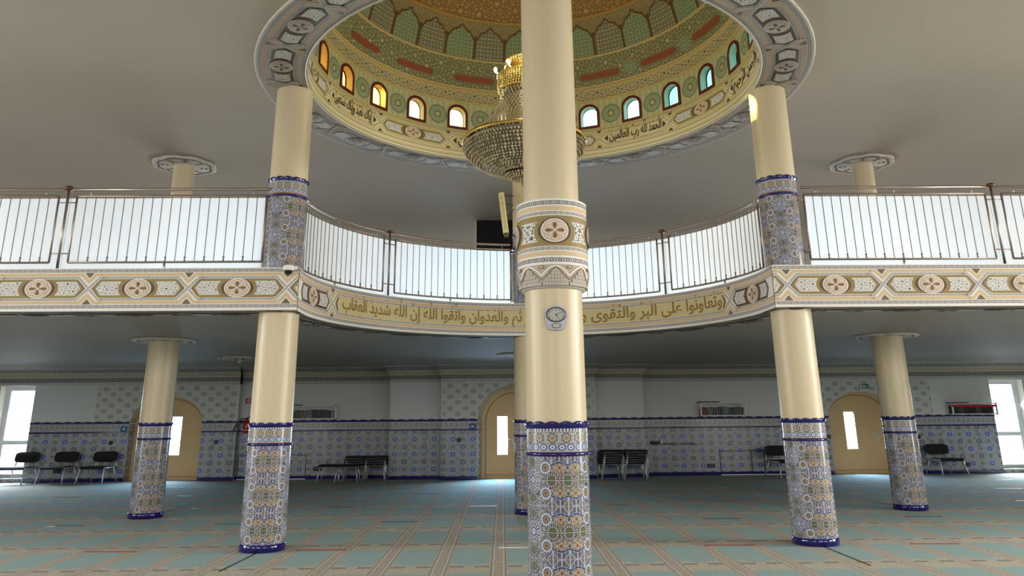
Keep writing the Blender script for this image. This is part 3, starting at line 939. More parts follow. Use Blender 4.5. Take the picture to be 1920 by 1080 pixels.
# band of inscriptions
p = Paint(); sv = 0.8; D_ = lambda d: math.radians(d) * 3.31; ST = 360 / 14
bands(p, D_(-180), D_(180), sv)
p.rect(D_(-180), D_(180), -0.33, -0.242, 'white', 0); p.strip([(D_(-180), -0.282), (D_(180), -0.282)], 0.034, 'braids', 1); p.strip([(D_(-180), -0.248), (D_(180), -0.248)], 0.014, 'tan', 1)
texts = {12: 'إِيَّاكَ نَعْبُدُ وَإِيَّاكَ نَسْتَعِينُ', 0: 'الْحَمْدُ لِلَّهِ رَبِّ الْعَالَمِينَ', 2: 'الرَّحْمَنِ الرَّحِيم', 13: 'مَالِكِ يَوْمِ الدِّينِ', 4: 'اهْدِنَا', 6: 'الْحَمْدُ لِلَّهِ', 8: 'رَبِّ الْعَالَمِينَ', 10: 'نَسْتَعِينُ'}
cells = {1 + 2 * 0: 0}
for k in range(14):
    lo = -180 + ST * k; c = lo + ST / 2
    crossing(p, D_(lo), sv)
    j = round((c - ST / 2) / ST)                 # cell index: lower edge at j*ST
    if j % 2 == 0: hexcell(p, D_(c), D_(ST), sv)
    else:
        h = D_(ST) / 2
        p.poly([(D_(c) - h + 0.06, 0), (D_(c) - h + 0.18, 0.105), (D_(c) + h - 0.18, 0.105), (D_(c) + h - 0.06, 0), (D_(c) + h - 0.18, -0.105), (D_(c) - h + 0.18, -0.105)], 'panel', 2)
        for s in (1, -1):
            p.poly([(D_(c) - s * (h - 0.10), 0), (D_(c) - s * (h - 0.17), 0.06), (D_(c) - s * (h - 0.17), -0.06)], 'letter', 4)
        tx = {-3: texts[12], -1: texts[13], 1: texts[0], 3: texts[2]}.get(j, 'الْحَمْدُ لِلَّهِ')
        lettering(p, tx, D_(c) - h + 0.2, D_(c) + h - 0.2, -0.045, 0.165, 'letter', 4, 0.025)
p.build('inscription_band', PM_DOME, lambda u, v, h: (CX + (3.31 - h) * math.sin(u / 3.31), CY + (3.31 - h) * math.cos(u / 3.31), 6.65 + v), dome, 0.13, D_(-180), D_(180), origin=DO)
b = MB(); b.lathe([(3.33, 6.30), (3.318, 6.31), (3.325, 6.36), (3.325, 6.42), (3.325, 6.88)], CX, CY, 96); b.build('drum_base', MATS['ivory_stucco'], dome, DO)
b = MB(); b.lathe([(3.315, 6.855), (3.285, 6.86), (3.285, 6.875), (3.315, 6.885)], CX, CY, 96); b.build('sill_moulding', MATS['honey_stucco'], dome, DO)
# window zone with 24 arched openings
def arch_outline(w, z0, z1, n=10):
    """half width w, from sill z0 to crown z1 (round head), clockwise from bottom left"""
    pts = [(-w, z0)]
    hz = z1 - w * 0.95
    for k in range(n + 1):
        a = PI - PI * k / n
        pts.append((w * math.cos(a), hz + w * 0.95 * math.sin(a)))
    pts.append((w, z0))
    return pts
b = MB(); RD = 3.315
HW = math.radians(7.5) * RD; z0, z1 = 6.87, 7.44
hole = arch_outline(0.19, 6.915, 7.375)
def border_pt(x, z, cz=7.14):
    dx, dz = x, z - cz
    t = min(HW / abs(dx) if abs(dx) > 1e-9 else 1e9, ((z1 - cz) / dz) if dz > 1e-9 else 1e9, ((z0 - cz) / dz) if dz < -1e-9 else 1e9)
    return (dx * t, cz + dz * t)
extra = []
hl = hole + [(0.0, 6.915)]
ring = []
for q in hl: ring.append((q, border_pt(*q)))
for cx_, cz_ in ((-HW, z0), (-HW, z1), (HW, z1), (HW, z0)):
    # insert the corner: nearest hole point by angle
    a = math.atan2(cz_ - 7.14, cx_)
    best = min(range(len(hl)), key=lambda i: abs((math.atan2(hl[i][1] - 7.14, hl[i][0]) - a + PI) % (2 * PI) - PI))
    ring[best] = (hl[best], (cx_, cz_))
for k in range(24):
    ac = math.radians(7.5 + 15 * k)
    def P3(q):
        a = ac + q[0] / RD
        return (CX + RD * math.sin(a), CY + RD * math.cos(a), q[1])
    for i in range(len(ring)):
        j = (i + 1) % len(ring)
        f = [ring[i][0], ring[j][0], ring[j][1], ring[i][1]]
        b.face([P3(q) for q in f], 0, [((ac + q[0] / RD) * RD, q[1]) for q in f])
b.build('window_drum', drum_m, dome, DO)
fo = arch_outline(0.205, 6.895, 7.39); fi = arch_outline(0.160, 6.94, 7.34)
reveal_y = mat('amber_glow_reveal', (250, 214, 120), 0.4); reveal_a = mat('aqua_glow_reveal', (206, 236, 222), 0.4)  # glow of the lit windows put into the reveal colours
for k in range(24):
    ac = math.radians(7.5 + 15 * k)
    c, s = math.cos(ac), math.sin(ac)
    def P3(x, r, z): return (CX + r * s + x * c, CY + r * c - x * s, z)
    b = MB(); L = len(fo)
    for i in range(L):
        j = (i + 1) % L
        b.face([P3(fo[i][0], 3.285, fo[i][1]), P3(fo[j][0], 3.285, fo[j][1]), P3(fi[j][0], 3.285, fi[j][1]), P3(fi[i][0], 3.285, fi[i][1])])
        b.face([P3(fi[i][0], 3.285, fi[i][1]), P3(fi[j][0], 3.285, fi[j][1]), P3(fi[j][0], 3.30, fi[j][1]), P3(fi[i][0], 3.30, fi[i][1])])
        b.face([P3(fi[i][0], 3.30, fi[i][1]), P3(fi[j][0], 3.30, fi[j][1]), P3(fi[j][0], 3.42, fi[j][1]), P3(fi[i][0], 3.42, fi[i][1])], 1)
        b.face([P3(fo[i][0], 3.285, fo[i][1]), P3(fo[j][0], 3.285, fo[j][1]), P3(fo[j][0], 3.45, fo[j][1]), P3(fo[i][0], 3.45, fo[i][1])])
        b.face([P3(fo[i][0], 3.45, fo[i][1]), P3(fo[j][0], 3.45, fo[j][1]), P3(fi[j][0], 3.45, fi[j][1]), P3(fi[i][0], 3.45, fi[i][1])])
    w = b.build('dome_window', [wfr, reveal_y if (7.5 + 15 * k + 180) % 360 - 180 < 12 else reveal_a], dome, DO)
    ad = (7.5 + 15 * k + 180) % 360 - 180
    g = glass_amber if -180 < ad < -66 else glass_yellow if ad < -50 else glass_clear if ad < 12 else glass_mint if ad < 40 else glass_aqua
    b = MB(); b.face([P3(x, 3.375, z) for x, z in fi]); b.build('pane', g, w, DO)
# bands above the windows
b = MB(); b.lathe([(3.315, 7.43), (3.27, 7.44), (3.265, 7.46), (3.29, 7.475)], CX, CY, 96); b.build('band_moulding', MATS['honey_stucco'], dome, DO)
b = MB(); b.lathe([(3.29, 7.475), (3.25, 7.655)], CX, CY, 96, ur=3.3); b.build('filigree_band', filig1, dome, DO)
b = MB(); b.lathe([(3.25, 7.655), (3.225, 7.66), (3.225, 7.69), (3.26, 7.70), (3.235, 7.74)], CX, CY, 96); b.build('cornice_moulding', MATS['honey_stucco'], dome, DO)
PR = [(7.74, 3.235), (7.95, 3.18), (8.27, 3.10), (8.55, 3.02), (8.85, 2.92), (8.97, 2.80)]
def pr(z):
    for (za, ra), (zb, rb) in zip(PR, PR[1:]):
        if z <= zb: return ra + (rb - ra) * (z - za) / (zb - za)
    return PR[-1][1]
p = Paint(); Q = lambda d: math.radians(d) * 3.32
p.rect(Q(-180), Q(180), 7.74, 8.26, 'fil', 0)
for k in range(16):
    c = -17.4 + 22.5 * k
    p.ell(Q(c + 11.25), 7.92, 0.14, 0.12, 'med', 1, 24, 8, 0.12)
    a, e, h = Q(c - 8.2), Q(c + 8.2), 0.10
    p.poly([(a, 7.905), (a + 0.06, 7.905 + h), (e - 0.06, 7.905 + h), (e, 7.905), (e - 0.06, 7.905 - h), (a + 0.06, 7.905 - h)], 'plain', 1)
p.build('green_band', dict(fil=filig2, plain=green_plain, med=circles_m), dmap(lambda v, h: pr(v) - h), dome, 0.14, Q(-180), Q(180), origin=DO, vcuts=(7.95,))
for k in range(16):
    p = Paint()
    c = -17.4 + 22.5 * k
    a, e, h = Q(c - 7.4), Q(c + 7.4), 0.058
    p.poly([(a, 7.905), (a + 0.05, 7.905 + h), (e - 0.05, 7.905 + h), (e, 7.905), (e - 0.05, 7.905 - h), (a + 0.05, 7.905 - h)], 'red', 3)
    p.build('terracotta_bar', dict(red=redbar), dmap(lambda v, h: pr(v) - h - 0.004), dome, 0.14, origin=DO)
b = MB(); b.lathe([(3.11, 8.255), (3.07, 8.262), (3.07, 8.285), (3.10, 8.295)], CX, CY, 96); b.build('arcade_moulding', MATS['honey_stucco'], dome, DO)
p = Paint(); SP = 11.25
p.rect(Q(-180), Q(180), 8.27, 8.97, 'net', 0)
for k in range(32):
    a, e = -6.8 + SP * (k - 16), -6.8 + SP * (k - 15)
    w = Q(e) - Q(a); c = (Q(a) + Q(e)) / 2
    def AP(t):                                  # lobed arch head
        z = 8.66 + 0.21 * (1 - abs(t) ** 1.6) + 0.018 * math.cos(t * 3 * PI)
        return (c + t * w / 2 * 0.93, z)
    head = [AP(-1 + 2 * i / 16) for i in range(17)]
    p.poly([(c - w / 2 * 0.93, 8.29)] + head + [(c + w / 2 * 0.93, 8.29)], 'circ' if k % 2 == 0 else 'dots', 1)
    p.strip(head, 0.036, 'brn', 2)
    p.rect(Q(a) - 0.032, Q(a) + 0.032, 8.29, 8.67, 'brn', 2)
    p.poly([(Q(a) - 0.05, 8.66), (Q(a) + 0.05, 8.66), (Q(a) + 0.03, 8.72), (Q(a) - 0.03, 8.72)], 'brn', 3)
p.build('painted_arcade', dict(net=net_m, circ=circles_m, dots=dots_m, brn=archbrown), dmap(lambda v, h: pr(v) - h), dome, 0.14, Q(-180), Q(180), origin=DO, vcuts=(8.55, 8.85))
b = MB(); b.lathe([(2.82, 8.955), (2.76, 8.965), (2.76, 8.985), (2.80, 8.995)], CX, CY, 96); b.build('vault_moulding', mat('ochre_moulding_paint', (190, 146, 70), 0.6), dome, DO)
b = MB()
vp = [(2.80, 8.97), (2.55, 9.13), (2.2, 9.33), (1.7, 9.55), (1.1, 9.74), (0.5, 9.84), (0.0, 9.87)]
for (ra, za), (rb, zb) in zip(vp, vp[1:]):
    for k in range(96):
        t0, t1 = 2 * PI * k / 96, 2 * PI * (k + 1) / 96
        f = [(ra, t0, za), (ra, t1, za), (rb, t1, zb), (rb, t0, zb)]
        if rb < 1e-6: f = f[:3]
        b.face([(CX + r * math.sin(t), CY + r * math.cos(t), z) for r, t, z in f], 0, [(r * math.sin(t), r * math.cos(t)) for r, t, z in f], True)
b.build('gold_vault', goldtop, dome, DO)

# ------------------------------------------------------------------ columns
def scallop_crown(cx, cy, r, z0, z1, n=14, amp=0.018, seg=112):
    b = MB()
    prof = lambda t: z1 - amp + amp * abs(math.cos(t * n / 2))
    for k in range(seg):
        t0, t1 = 2 * PI * k / seg, 2 * PI * (k + 1) / seg
        P = lambda rr, t, z: (cx + rr * math.cos(t), cy + rr * math.sin(t), z)
        h0, h1 = prof(t0), prof(t1)
        for (ra, fa), (rb, fb) in (((r + 0.002, 0), (r + 0.006, 0.3)), ((r + 0.006, 0.3), (r + 0.02, 0.75)), ((r + 0.02, 0.75), (r + 0.012, 1.0)), ((r + 0.012, 1.0), (r - 0.03, 1.0))):
            z = lambda h, f: z0 + (h - z0) * f
            b.face([P(ra, t0, z(h0, fa)), P(ra, t1, z(h1, fa)), P(rb, t1, z(h1, fb)), P(rb, t0, z(h0, fb))], 0, None, True)
    return b
def sleeve(t, x, y, r, zb, zt, base, border, tile_r0=None, dl=0.0, z_star=0.26):
    """tiled sleeve of a column: zb foot, zt top of the crown"""
    O = (x, y, 0)
    if base:
        b = MB(); b.lathe([(r + 0.002, zb), (r + 0.014, zb + 0.005), (r + 0.014, zb + 0.088), (r + 0.004, zb + 0.096), (r, zb + 0.098)], x, y, 64)
        b.build('base_ring', navy, t, O)
    r0 = tile_r0 or r
    b = MB(); za, zc4 = zb + (0.09 if base else 0), zt - 0.285; tc = math.atan2(-y, -x) + dl      # tc: where the green row stands
    for k in range(96):
        t0, t1 = tc + PI * (2 * k / 96 - 1), tc + PI * (2 * (k + 1) / 96 - 1)
        ua, ub2 = (t0 - tc) * 0.276 + ZU / 2, (t1 - tc) * 0.276 + ZU / 2
        b.face([(x + r0 * math.cos(t0), y + r0 * math.sin(t0), za), (x + r0 * math.cos(t1), y + r0 * math.sin(t1), za), (x + r * math.cos(t1), y + r * math.sin(t1), zc4), (x + r * math.cos(t0), y + r * math.sin(t0), zc4)], 0, [(ua, za - z_star), (ub2, za - z_star), (ub2, zc4 - z_star), (ua, zc4 - z_star)], True)
    b.build('tile_sleeve', tile_col, t, O)
    b = MB(); b.lathe([(r, zt - 0.288), (r + 0.016, zt - 0.282), (r + 0.018, zt - 0.268), (r + 0.014, zt - 0.257), (r, zt - 0.253)], x, y, 64); b.build('blue_moulding', navy, t, O)
    b = MB(); b.lathe([(r, zt - 0.256), (r, zt - 0.055)], x, y, 96, ur=0.2721); b.build('border_tiles', border, t, O)
    scallop_crown(x, y, r, zt - 0.058, zt + 0.004).build('scalloped_crown', navy, t, O)
def shaft(t, x, y, prof, name='shaft'):
    b = MB(); b.lathe(prof, x, y, 64); b.build(name, cream, t, (x, y, 0))
def column(x, y, label, r, top, upper=None, r_up=None, lower=True, rs=None, dl=0.0, du=0.7):
    t = thing('tiled_column', label, 'column', (x, y, 0), 'columns of the hall')
    rs = rs or r - 0.006
    shaft(t, x, y, [(rs, 1.5), (rs - 0.004, 3.0), (rs - 0.008, 3.6)] if upper else [(rs, 1.5), (rs, top)])
    sleeve(t, x, y, r - 0.004, 0.0, 1.555, True, border_low, r + 0.004, dl)
    if upper:
        shaft(t, x, y, [(r_up + 0.005, 4.8), (r_up, top)], 'upper_shaft')
        sleeve(t, x, y, r - 0.008, 3.5, 4.905, False, border_high, None, du, 3.65)
    return t
column(-2.94, 10.80, 'tall tiled column under the left edge of the dome ring', 0.280, 6.32, True, 0.261, dl=0.0, du=0.69)
column(4.168, 10.80, 'tall tiled column under the right edge of the dome ring, bright glow at its top', 0.280, 6.32, True, 0.262, dl=0.54, du=1.25)
colD = column(0.655, 14.36, 'tiled column standing mostly hidden behind the big central column with the clock', 0.270, 6.32, True, 0.255)

# central column: tiled foot, plain shaft, carved capital band half way up
CCX, CCY = 0.576, 7.254
t = thing('tiled_column', 'nearest and widest column in the middle, with carved capital band and a wall clock', 'column', (CCX, CCY, 0), 'columns of the hall')
shaft(t, CCX, CCY, [(0.270, 1.5), (0.268, 2.76)])
shaft(t, CCX, CCY, [(0.266, 3.5), (0.264, 6.32)], 'upper_shaft')
sleeve(t, CCX, CCY, 0.272, 0.0, 1.56, True, border_low, 0.276, 0.312)
p = Paint(); RC = 0.333
ub = PI * RC
zc = 3.235
p.rect(-ub, ub, 2.925, 3.545, 'white', 0)
for z, h, m in ((3.512, 0.046, 'braid'), (3.458, 0.042, 'tan'), (3.412, 0.034, 'braids'), (3.375, 0.024, 'gold'), (3.112, 0.024, 'gold'), (3.078, 0.034, 'braids'), (3.032, 0.042, 'tan'), (2.972, 0.046, 'braid')):
    p.strip([(-ub, z), (ub, z)], h, m, 1)
p.rect(-ub, ub, 3.125, 3.362, 'gold', 1)
for k in range(4):
    c = -ub + ub / 2 * k + ub / 4 * 0 + ub / 2
    if c > ub * 0.99: c = ub
    for d in (0,):
        cc = c - ub / 2 if k else -ub / 1.0 + 0.0
cs = [0.0, ub / 2 * 1.0, -ub / 2 * 1.0, ub * 0.9999]
for c in cs:
    q = Paint(); hexcell(q, 0, 1.33, 0.88)
    for pts, m, ly, uv in q.P:
        if ly >= 5 and m in ('white', 'rose', 'petal'):
            if all(abs(x) <= 0.19 for x, _ in pts):
                p.poly([(c + x * 0.71, zc + 0.008 + y * 0.98) for x, y in pts], m, ly, None)
    p.ell(c, zc + 0.008, 0.155, 0.122, 'goldd', 3); 
for c in (ub / 4, -ub / 4, 3 * ub / 4, -3 * ub / 4):
    for e, m, ly in ((0.008, 'white', 2), (0.0, 'arabk', 3)):
        w, h = 0.095 + e, 0.085 + e
        p.poly([(c - w, zc - h), (c + w, zc - h), (c + w - 0.03, zc - h * 0.5), (c + w - 0.038, zc), (c + w - 0.03, zc + h * 0.5), (c + w, zc + h),
                (c - w, zc + h), (c - w + 0.03, zc + h * 0.5), (c - w + 0.038, zc), (c - w + 0.03, zc - h * 0.5)], m, ly)
A0 = math.atan2(CCX, CCY)                       # the medallion faces the viewer's side of the hall
cap_map = lambda u, v, h: (CCX + (RC + h) * math.sin(u / RC + A0 * 0), CCY - (RC + h) * math.cos(u / RC), v)
p.build('carved_capital', dict(PM, arabk=mat('bold_arabesque_stucco', arab_fn(C(70, 72, 84), C(228, 224, 216), 0.05, 0.75), 0.7), braid=mat('bold_guilloche_stucco', braid_fn(C(58, 62, 84), C(226, 220, 212), 0.075), 0.7)), cap_map, t, 0.035, -ub, ub, origin=(CCX, CCY, 0))
b = MB(); b.lathe([(0.26, 3.55), (0.337, 3.55), (0.337, 3.543), (0.331, 3.54)], CCX, CCY, 64); b.build('capital_rim', white_p, t, (CCX, CCY, 0))
# stalactite skirt: stepped niches over a tapering bell
b = MB(); b.lathe([(0.334, 2.93), (0.335, 2.90), (0.318, 2.80), (0.300, 2.745), (0.300, 2.725), (0.262, 2.72)], CCX, CCY, 64)
b.build('stalactite_bell', mat('pale_grey_stucco', (190, 180, 170), 0.8), t, (CCX, CCY, 0))
p = Paint(); n = 8
for k in range(n):
    c = (k - 3.5 + 0.5) * 2 * ub / n if True else 0
    w = 2 * ub / n
    p.strip([(c + w * (i / 10 - 0.5), 2.828 + 0.085 * (1 - abs(i / 5 - 1) ** 1.7)) for i in range(11)], 0.014, 'white', 2)
    p.strip([(c + w * (i / 10 - 0.5), 2.806 + 0.078 * (1 - abs(i / 5 - 1) ** 1.7)) for i in range(11)], 0.012, 'rose', 2)
    p.strip([(c + w * (i / 10 - 0.5), 2.795 + 0.112 * (1 - abs(i / 5 - 1))) for i in range(11)], 0.007, 'tri', 3)
    p.ell(c + w / 2, 2.905, 0.028, 0.018, 'gold', 3, 12); p.ell(c + w / 2, 2.905, 0.014, 0.009, 'rose', 4, 10)
    p.ell(c, 2.86, 0.04, 0.02, 'rose', 2, 10)
p.build('capital_arches', PM, lambda u, v, h: (CCX + (0.338 - max(0, 2.90 - v) * 0.17 + h) * math.sin(u / RC), CCY - (0.338 - max(0, 2.90 - v) * 0.17 + h) * math.cos(u / RC), v), t, 0.035, origin=(CCX, CCY, 0))
b = MB()
for k in range(n):
    a = (k - 3) * 2 * PI / n
    for i, (dz, wd) in enumerate(((2.895, 0.045), (2.868, 0.10), (2.838, 0.15), (2.806, 0.20), (2.775, 0.25))):
        m_ = max(1, 2 * i + 1)
        for j in range(m_):
            aa = a + (j - (m_ - 1) / 2) * 0.082
            r = 0.326 - (2.9 - dz) * 0.17
            cx_, cy_ = CCX + r * math.sin(aa), CCY - r * math.cos(aa)
            pts = []
            for s_ in range(7):
                th = PI * s_ / 6
                pts.append((0.0125 * math.cos(th), dz - 0.012 + 0.014 * math.sin(th)))
            pts = [(0.0125, dz - 0.034)] + pts + [(-0.0125, dz - 0.034)]
            ca, sa = math.cos(aa), math.sin(aa)
            o_, i_ = [], []
            for x, z in pts:
                o_.append((cx_ + x * ca + 0.018 * sa, cy_ + x * sa - 0.018 * ca, z)); i_.append((cx_ + x * ca - 0.01 * sa, cy_ + x * sa + 0.01 * ca, z))
            b.face(o_)
            for u in range(len(pts)):
                w = (u + 1) % len(pts)
                b.face([o_[u], o_[w], i_[w], i_[u]])
b.build('stalactites', MATS['pale_grey_stucco'], t, (CCX, CCY, 0))

# outer columns: tiled below, plain and slimmer on the gallery
def rosette_disc(t, x, y, z, r, label=None):
    """scalloped ceiling disc with a carved outline"""
    b = MB(); n = 96
    f = lambda a, rr: rr * (0.90 + 0.10 * abs(math.cos(a * 4 + 0.4)) ** 0.5)
    def ring(rr, zz): return [(x + f(2 * PI * k / n, rr) * math.cos(2 * PI * k / n), y + f(2 * PI * k / n, rr) * math.sin(2 * PI * k / n), zz) for k in range(n)]
    R = [ring(r * 0.97, z), ring(r, z - 0.012), ring(r, z - 0.03), ring(r * 0.95, z - 0.042), ring(r * 0.86, z - 0.036), ring(r * 0.84, z - 0.03), ring(r * 0.80, z - 0.03), ring(r * 0.78, z - 0.036), ring(r * 0.3, z - 0.036)]
    ms = [0, 0, 0, 0, 1, 1, 1, 0]
    for (a, c), m in zip(zip(R, R[1:]), ms):
        for k in range(n):
            j = (k + 1) % n
            b.face([a[k], a[j], c[j], c[k]], m, None, True)
    for k in range(8):
        a = 2 * PI * (k + 0.5) / 8
        for rr, w in ((0.66, 0.1), (0.52, 0.07)):
            q = []
            for i in range(8):
                th = 2 * PI * i / 8
                px, py = r * (rr + 0.05 * math.cos(th)), r * w * math.sin(th)
                q.append((x + px * math.cos(a) - py * math.sin(a), y + px * math.sin(a) + py * math.cos(a), z - 0.0385))
            b.face(q, 1)
    return b.build('ceiling_disc', [MATS['shaded_white_stucco'], mat('groove_shadow_paint', (110, 100, 90), 0.8) if 'groove_shadow_paint' not in MATS else MATS['groove_shadow_paint']], t, (x, y, 0))
EX, FX, EY = -5.95, 7.285, 14.39
for x, la, lb in ((EX, 'leftmost tiled column of the hall, standing in front of the left arched door', 'slim cream column on the gallery behind the left straight railing'),
                  (FX, 'rightmost tiled column of the hall, standing in front of the right arched door', 'slim cream column on the gallery behind the right straight railing')):
    t = column(x, EY, la, 0.272, ZS, dl=0.2 if x < 0 else 0.6)
    rosette_disc(t, x, EY, ZS, 0.56)
    t = thing('gallery_column', lb, 'column', (x, EY, ZG), 'slim gallery columns')
    b = MB(); b.lathe([(0.195, ZG), (0.192, ZC)], x, EY, 48); b.build('shaft', cream, t, (x, EY, ZG))
    o = rosette_disc(t, x, EY, ZC, 0.60); o.location = (0, 0, -ZG)
for x, y, la in ((-5.95, 18.75, 'round plaster ceiling disc under the gallery, seen behind the second nearest left column'), (0.64, 18.2, 'plaster ceiling disc under the gallery near the middle door, half hidden by columns')):
    t = thing('ceiling_medallion', la, 'ceiling medallion', (x, y, 0))
    rosette_disc(t, x, y, ZS, 0.54)
    b = MB(); b.lathe([(0.05, ZS - 0.03), (0.05, ZS - 0.11), (0.03, ZS - 0.13), (0.0, ZS - 0.13)], x, y, 16); b.build('lamp_holder', cream, t, (x, y, 0))

# ------------------------------------------------------------------ railings of the gallery
def railing(label, mp, u0, u1, zb, zt, zr, pitch, rail0, rail1, sheet0, sheet1, origin, curved, first_collar=0, dsheet=0.08, feet=(), ends=()):
    """mp(u, d, z): u along the rail, d behind it"""
    t = thing('gallery_railing', label, 'railing', origin, 'gallery railings')
    n = max(2, int((u1 - u0) / 0.12)) if curved else 1
    line = lambda a, c, d, z: [mp(a + (c - a) * k / n, d, z) for k in range(n + 1)]
    b = MB()
    b.tube(line(u0, u1, 0, zt), 0.015); b.tube(line(u0, u1, 0, zb), 0.015)
    for u in (u0, u1): b.tube([mp(u, 0, zb), mp(u, 0, zt)], 0.015)
    b.build('frame', steel, t, origin)
    b = MB(); b.tube(line(rail0, rail1, 0, zr), 0.021); b.build('handrail', steel, t, origin)
    for u in [u0 + (u1 - u0) * f for f in (0.07, 0.5, 0.93)]:
        b = MB(); b.tube([mp(u, 0, zt), mp(u, 0, zr)], 0.006, n=6); b.build('rail_pin', steel, t, origin)
    for u, du_ in ends:
        for z in (zb + 0.13, zt - 0.09):
            b = MB(); b.tube([mp(u, 0, z), mp(u + du_, 0, z)], 0.011, n=8); b.build('column_connector', steel, t, origin)
    for u in feet:
        b = MB(); b.tube([mp(u, 0, ZG), mp(u, 0, zb)], 0.016); b.build('foot', steel, t, origin)
    k = int(round((u1 - u0) / pitch)); st = (u1 - u0) / k
    for i in range(1, k):
        b = MB(); u = u0 + st * i
        b.tube([mp(u, 0, zb), mp(u, 0, zt)], 0.0062, n=6, cap=False)
        if i % 2 == first_collar:
            b.tube([mp(u, 0, zb + 0.012), mp(u, 0, zb + 0.03), mp(u, 0, zb + 0.05), mp(u, 0, zb + 0.075)], [0.017, 0.010, 0.010, 0.017], n=8)
        b.build('baluster', steel_d, t, origin)
    b = MB()
    P = line(sheet0, sheet1, dsheet, 0); Qs = line(sheet0, sheet1, dsheet + 0.008, 0)
    z0, z1 = ZG + 0.012, zt - 0.012
    for s, flip in ((P, False), (Qs, True)):
        for a, c in zip(s, s[1:]):
            f = [(a[0], a[1], z0), (c[0], c[1], z0), (c[0], c[1], z1), (a[0], a[1], z1)]
            b.face(f[::-1] if flip else f, 0)
    b2 = MB()
    for a, c in zip(P, P[1:]): b2.face([(a[0], a[1], z0), (c[0], c[1], z0), (c[0], c[1], z1), (a[0], a[1], z1)], 0)
    b2.build('frosted_sheet', sheet_m, t, origin)
    return t
def post(label, mp, u, zb, zt, z0, z1, origin):
    t = thing('railing_post', label, 'railing post', origin, 'gallery railing posts')
    b = MB(); b.tube([mp(u, 0, ZG), mp(u, 0, zt - 0.03)], 0.019)
    b.tube([mp(u, 0, ZG), mp(u, 0, ZG + 0.012)], 0.045, n=16); b.build('tube', steel, t, origin)
    for z in (z0, z1):
        b = MB(); b.tube([mp(u - 0.118, -0.0, z), mp(u + 0.118, -0.0, z)], 0.009, n=8); b.build('connector', steel, t, origin)
    p = mp(u, 0, zt)
    b = MB(); b.ball(p, 0.058, n=18, k=10, sz=0.66); b.build('ball_cap', ball_m, t, origin)
YR = 10.62
ml = lambda u, d, z: (u, YR + d, z)
RR = 3.35
mc = lambda u, d, z: (CX + (RR + d) * math.sin(u / RR), CY + (RR + d) * math.cos(u / RR), z)
K_ = lambda d: math.radians(d) * RR
L0 = 'steel railing bay with frosted sheet on the '
railing('straight steel railing bay with frosted sheet between the post and the left dome column', ml, -5.845, -3.185, 3.695, 4.645, 4.74, 0.132, -5.90, -3.13, -5.975, -3.21, (-4.5, YR, ZG), False, feet=(-4.52,), ends=((-3.185, 0.05),))
railing('straight steel railing bay cut off by the left edge of the photo', ml, -8.77, -6.10, 3.695, 4.645, 4.74, 0.132, -8.8, -6.04, -8.95, -5.98, (-7.4, YR, ZG), False, 1, feet=(-7.4,))
railing('straight steel railing bay with frosted sheet between the right dome column and the ball-topped post', ml, 4.468, 7.10, 3.69, 4.64, 4.74, 0.132, 4.44, 7.15, 4.50, 7.205, (5.8, YR, ZG), False, feet=(5.78,), ends=((4.468, -0.09),))
railing('straight steel railing bay cut off by the right edge of the photo', ml, 7.34, 10.0, 3.69, 4.64, 4.74, 0.132, 7.28, 10.0, 7.21, 10.1, (8.6, YR, ZG), False, 1, feet=(8.6,))
railing('curved steel railing bay next to the left dome column, frosted sheet behind', mc, K_(-86), K_(-47.5), 3.665, 4.60, 4.69, 0.122, K_(-86), K_(-46.4), K_(-85.5), K_(-45.45), mc(K_(-66), 0, ZG), True, feet=(K_(-67),))
railing('curved steel railing bay left of the central column, in front of the black screen', mc, K_(-43.2), K_(-4.6), 3.665, 4.60, 4.69, 0.122, K_(-44.2), K_(-4.6), K_(-45.35), K_(-4.6), mc(K_(-24), 0, ZG), True, feet=(K_(-24),))
railing('curved steel railing bay just right of the central column, bluish frosted sheet behind', mc, K_(4.6), K_(43.0), 3.665, 4.60, 4.69, 0.122, K_(4.6), K_(44.0), K_(4.6), K_(44.95), mc(K_(24), 0, ZG), True, feet=(K_(17),))
railing('curved steel railing bay next to the right dome column, frosted sheet behind', mc, K_(47.2), K_(86), 3.665, 4.60, 4.69, 0.122, K_(46.2), K_(86), K_(45.05), K_(85.5), mc(K_(66), 0, ZG), True, feet=(K_(67),))
post('straight railing post with brown ball top at far left', ml, -5.975, 0, 4.76, 3.82, 4.55, (-5.975, YR, ZG))
post('straight railing post with brown ball top at far right', ml, 7.205, 0, 4.76, 3.82, 4.55, (7.205, YR, ZG))
post('curved railing post with ball top, left of the central column', mc, K_(-45.4), 0, 4.71, 3.80, 4.50, mc(K_(-45.4), 0, ZG))
post('curved railing post with ball top, right of the central column', mc, K_(45.0), 0, 4.71, 3.80, 4.50, mc(K_(45.0), 0, ZG))

# ------------------------------------------------------------------ lower back wall, in stepped sections
def arch_door(c, hw, spring, top, k=1.0):
    return dict(k=k, c=c, spring=spring, a=c - hw, b=c + hw, zb=0.0, zt=lambda x: spring + (top - spring) * math.sqrt(max(0.0, 1 - ((x - c) / hw) ** 2)), arch=True)
D1 = arch_door(-9.06, 1.0, 1.53, 2.25); D2 = arch_door(0.62, 1.03, 1.53, 2.46, 0.885); D3 = arch_door(10.47, 1.0, 1.53, 2.22)
W1 = dict(a=-13.75, b=-12.79, zb=0.12, zt=lambda x: 2.55, arch=False); W2 = dict(a=14.20, b=15.17, zb=0.12, zt=lambda x: 2.52, arch=False)
SECT = [(X0, -7.10, 22.60, [W1, D1], (-11.05, -7.16)), (-7.10, -2.84, 22.82, [], None), (-2.84, -1.40, 22.35, [], None), (-1.40, 2.83, 22.05, [D2], (-1.36, 2.79)),
        (2.83, 4.22, 22.35, [], None), (4.22, 9.33, 22.82, [], None), (9.33, X1, 22.60, [D3, W2], (9.36, 12.47))]
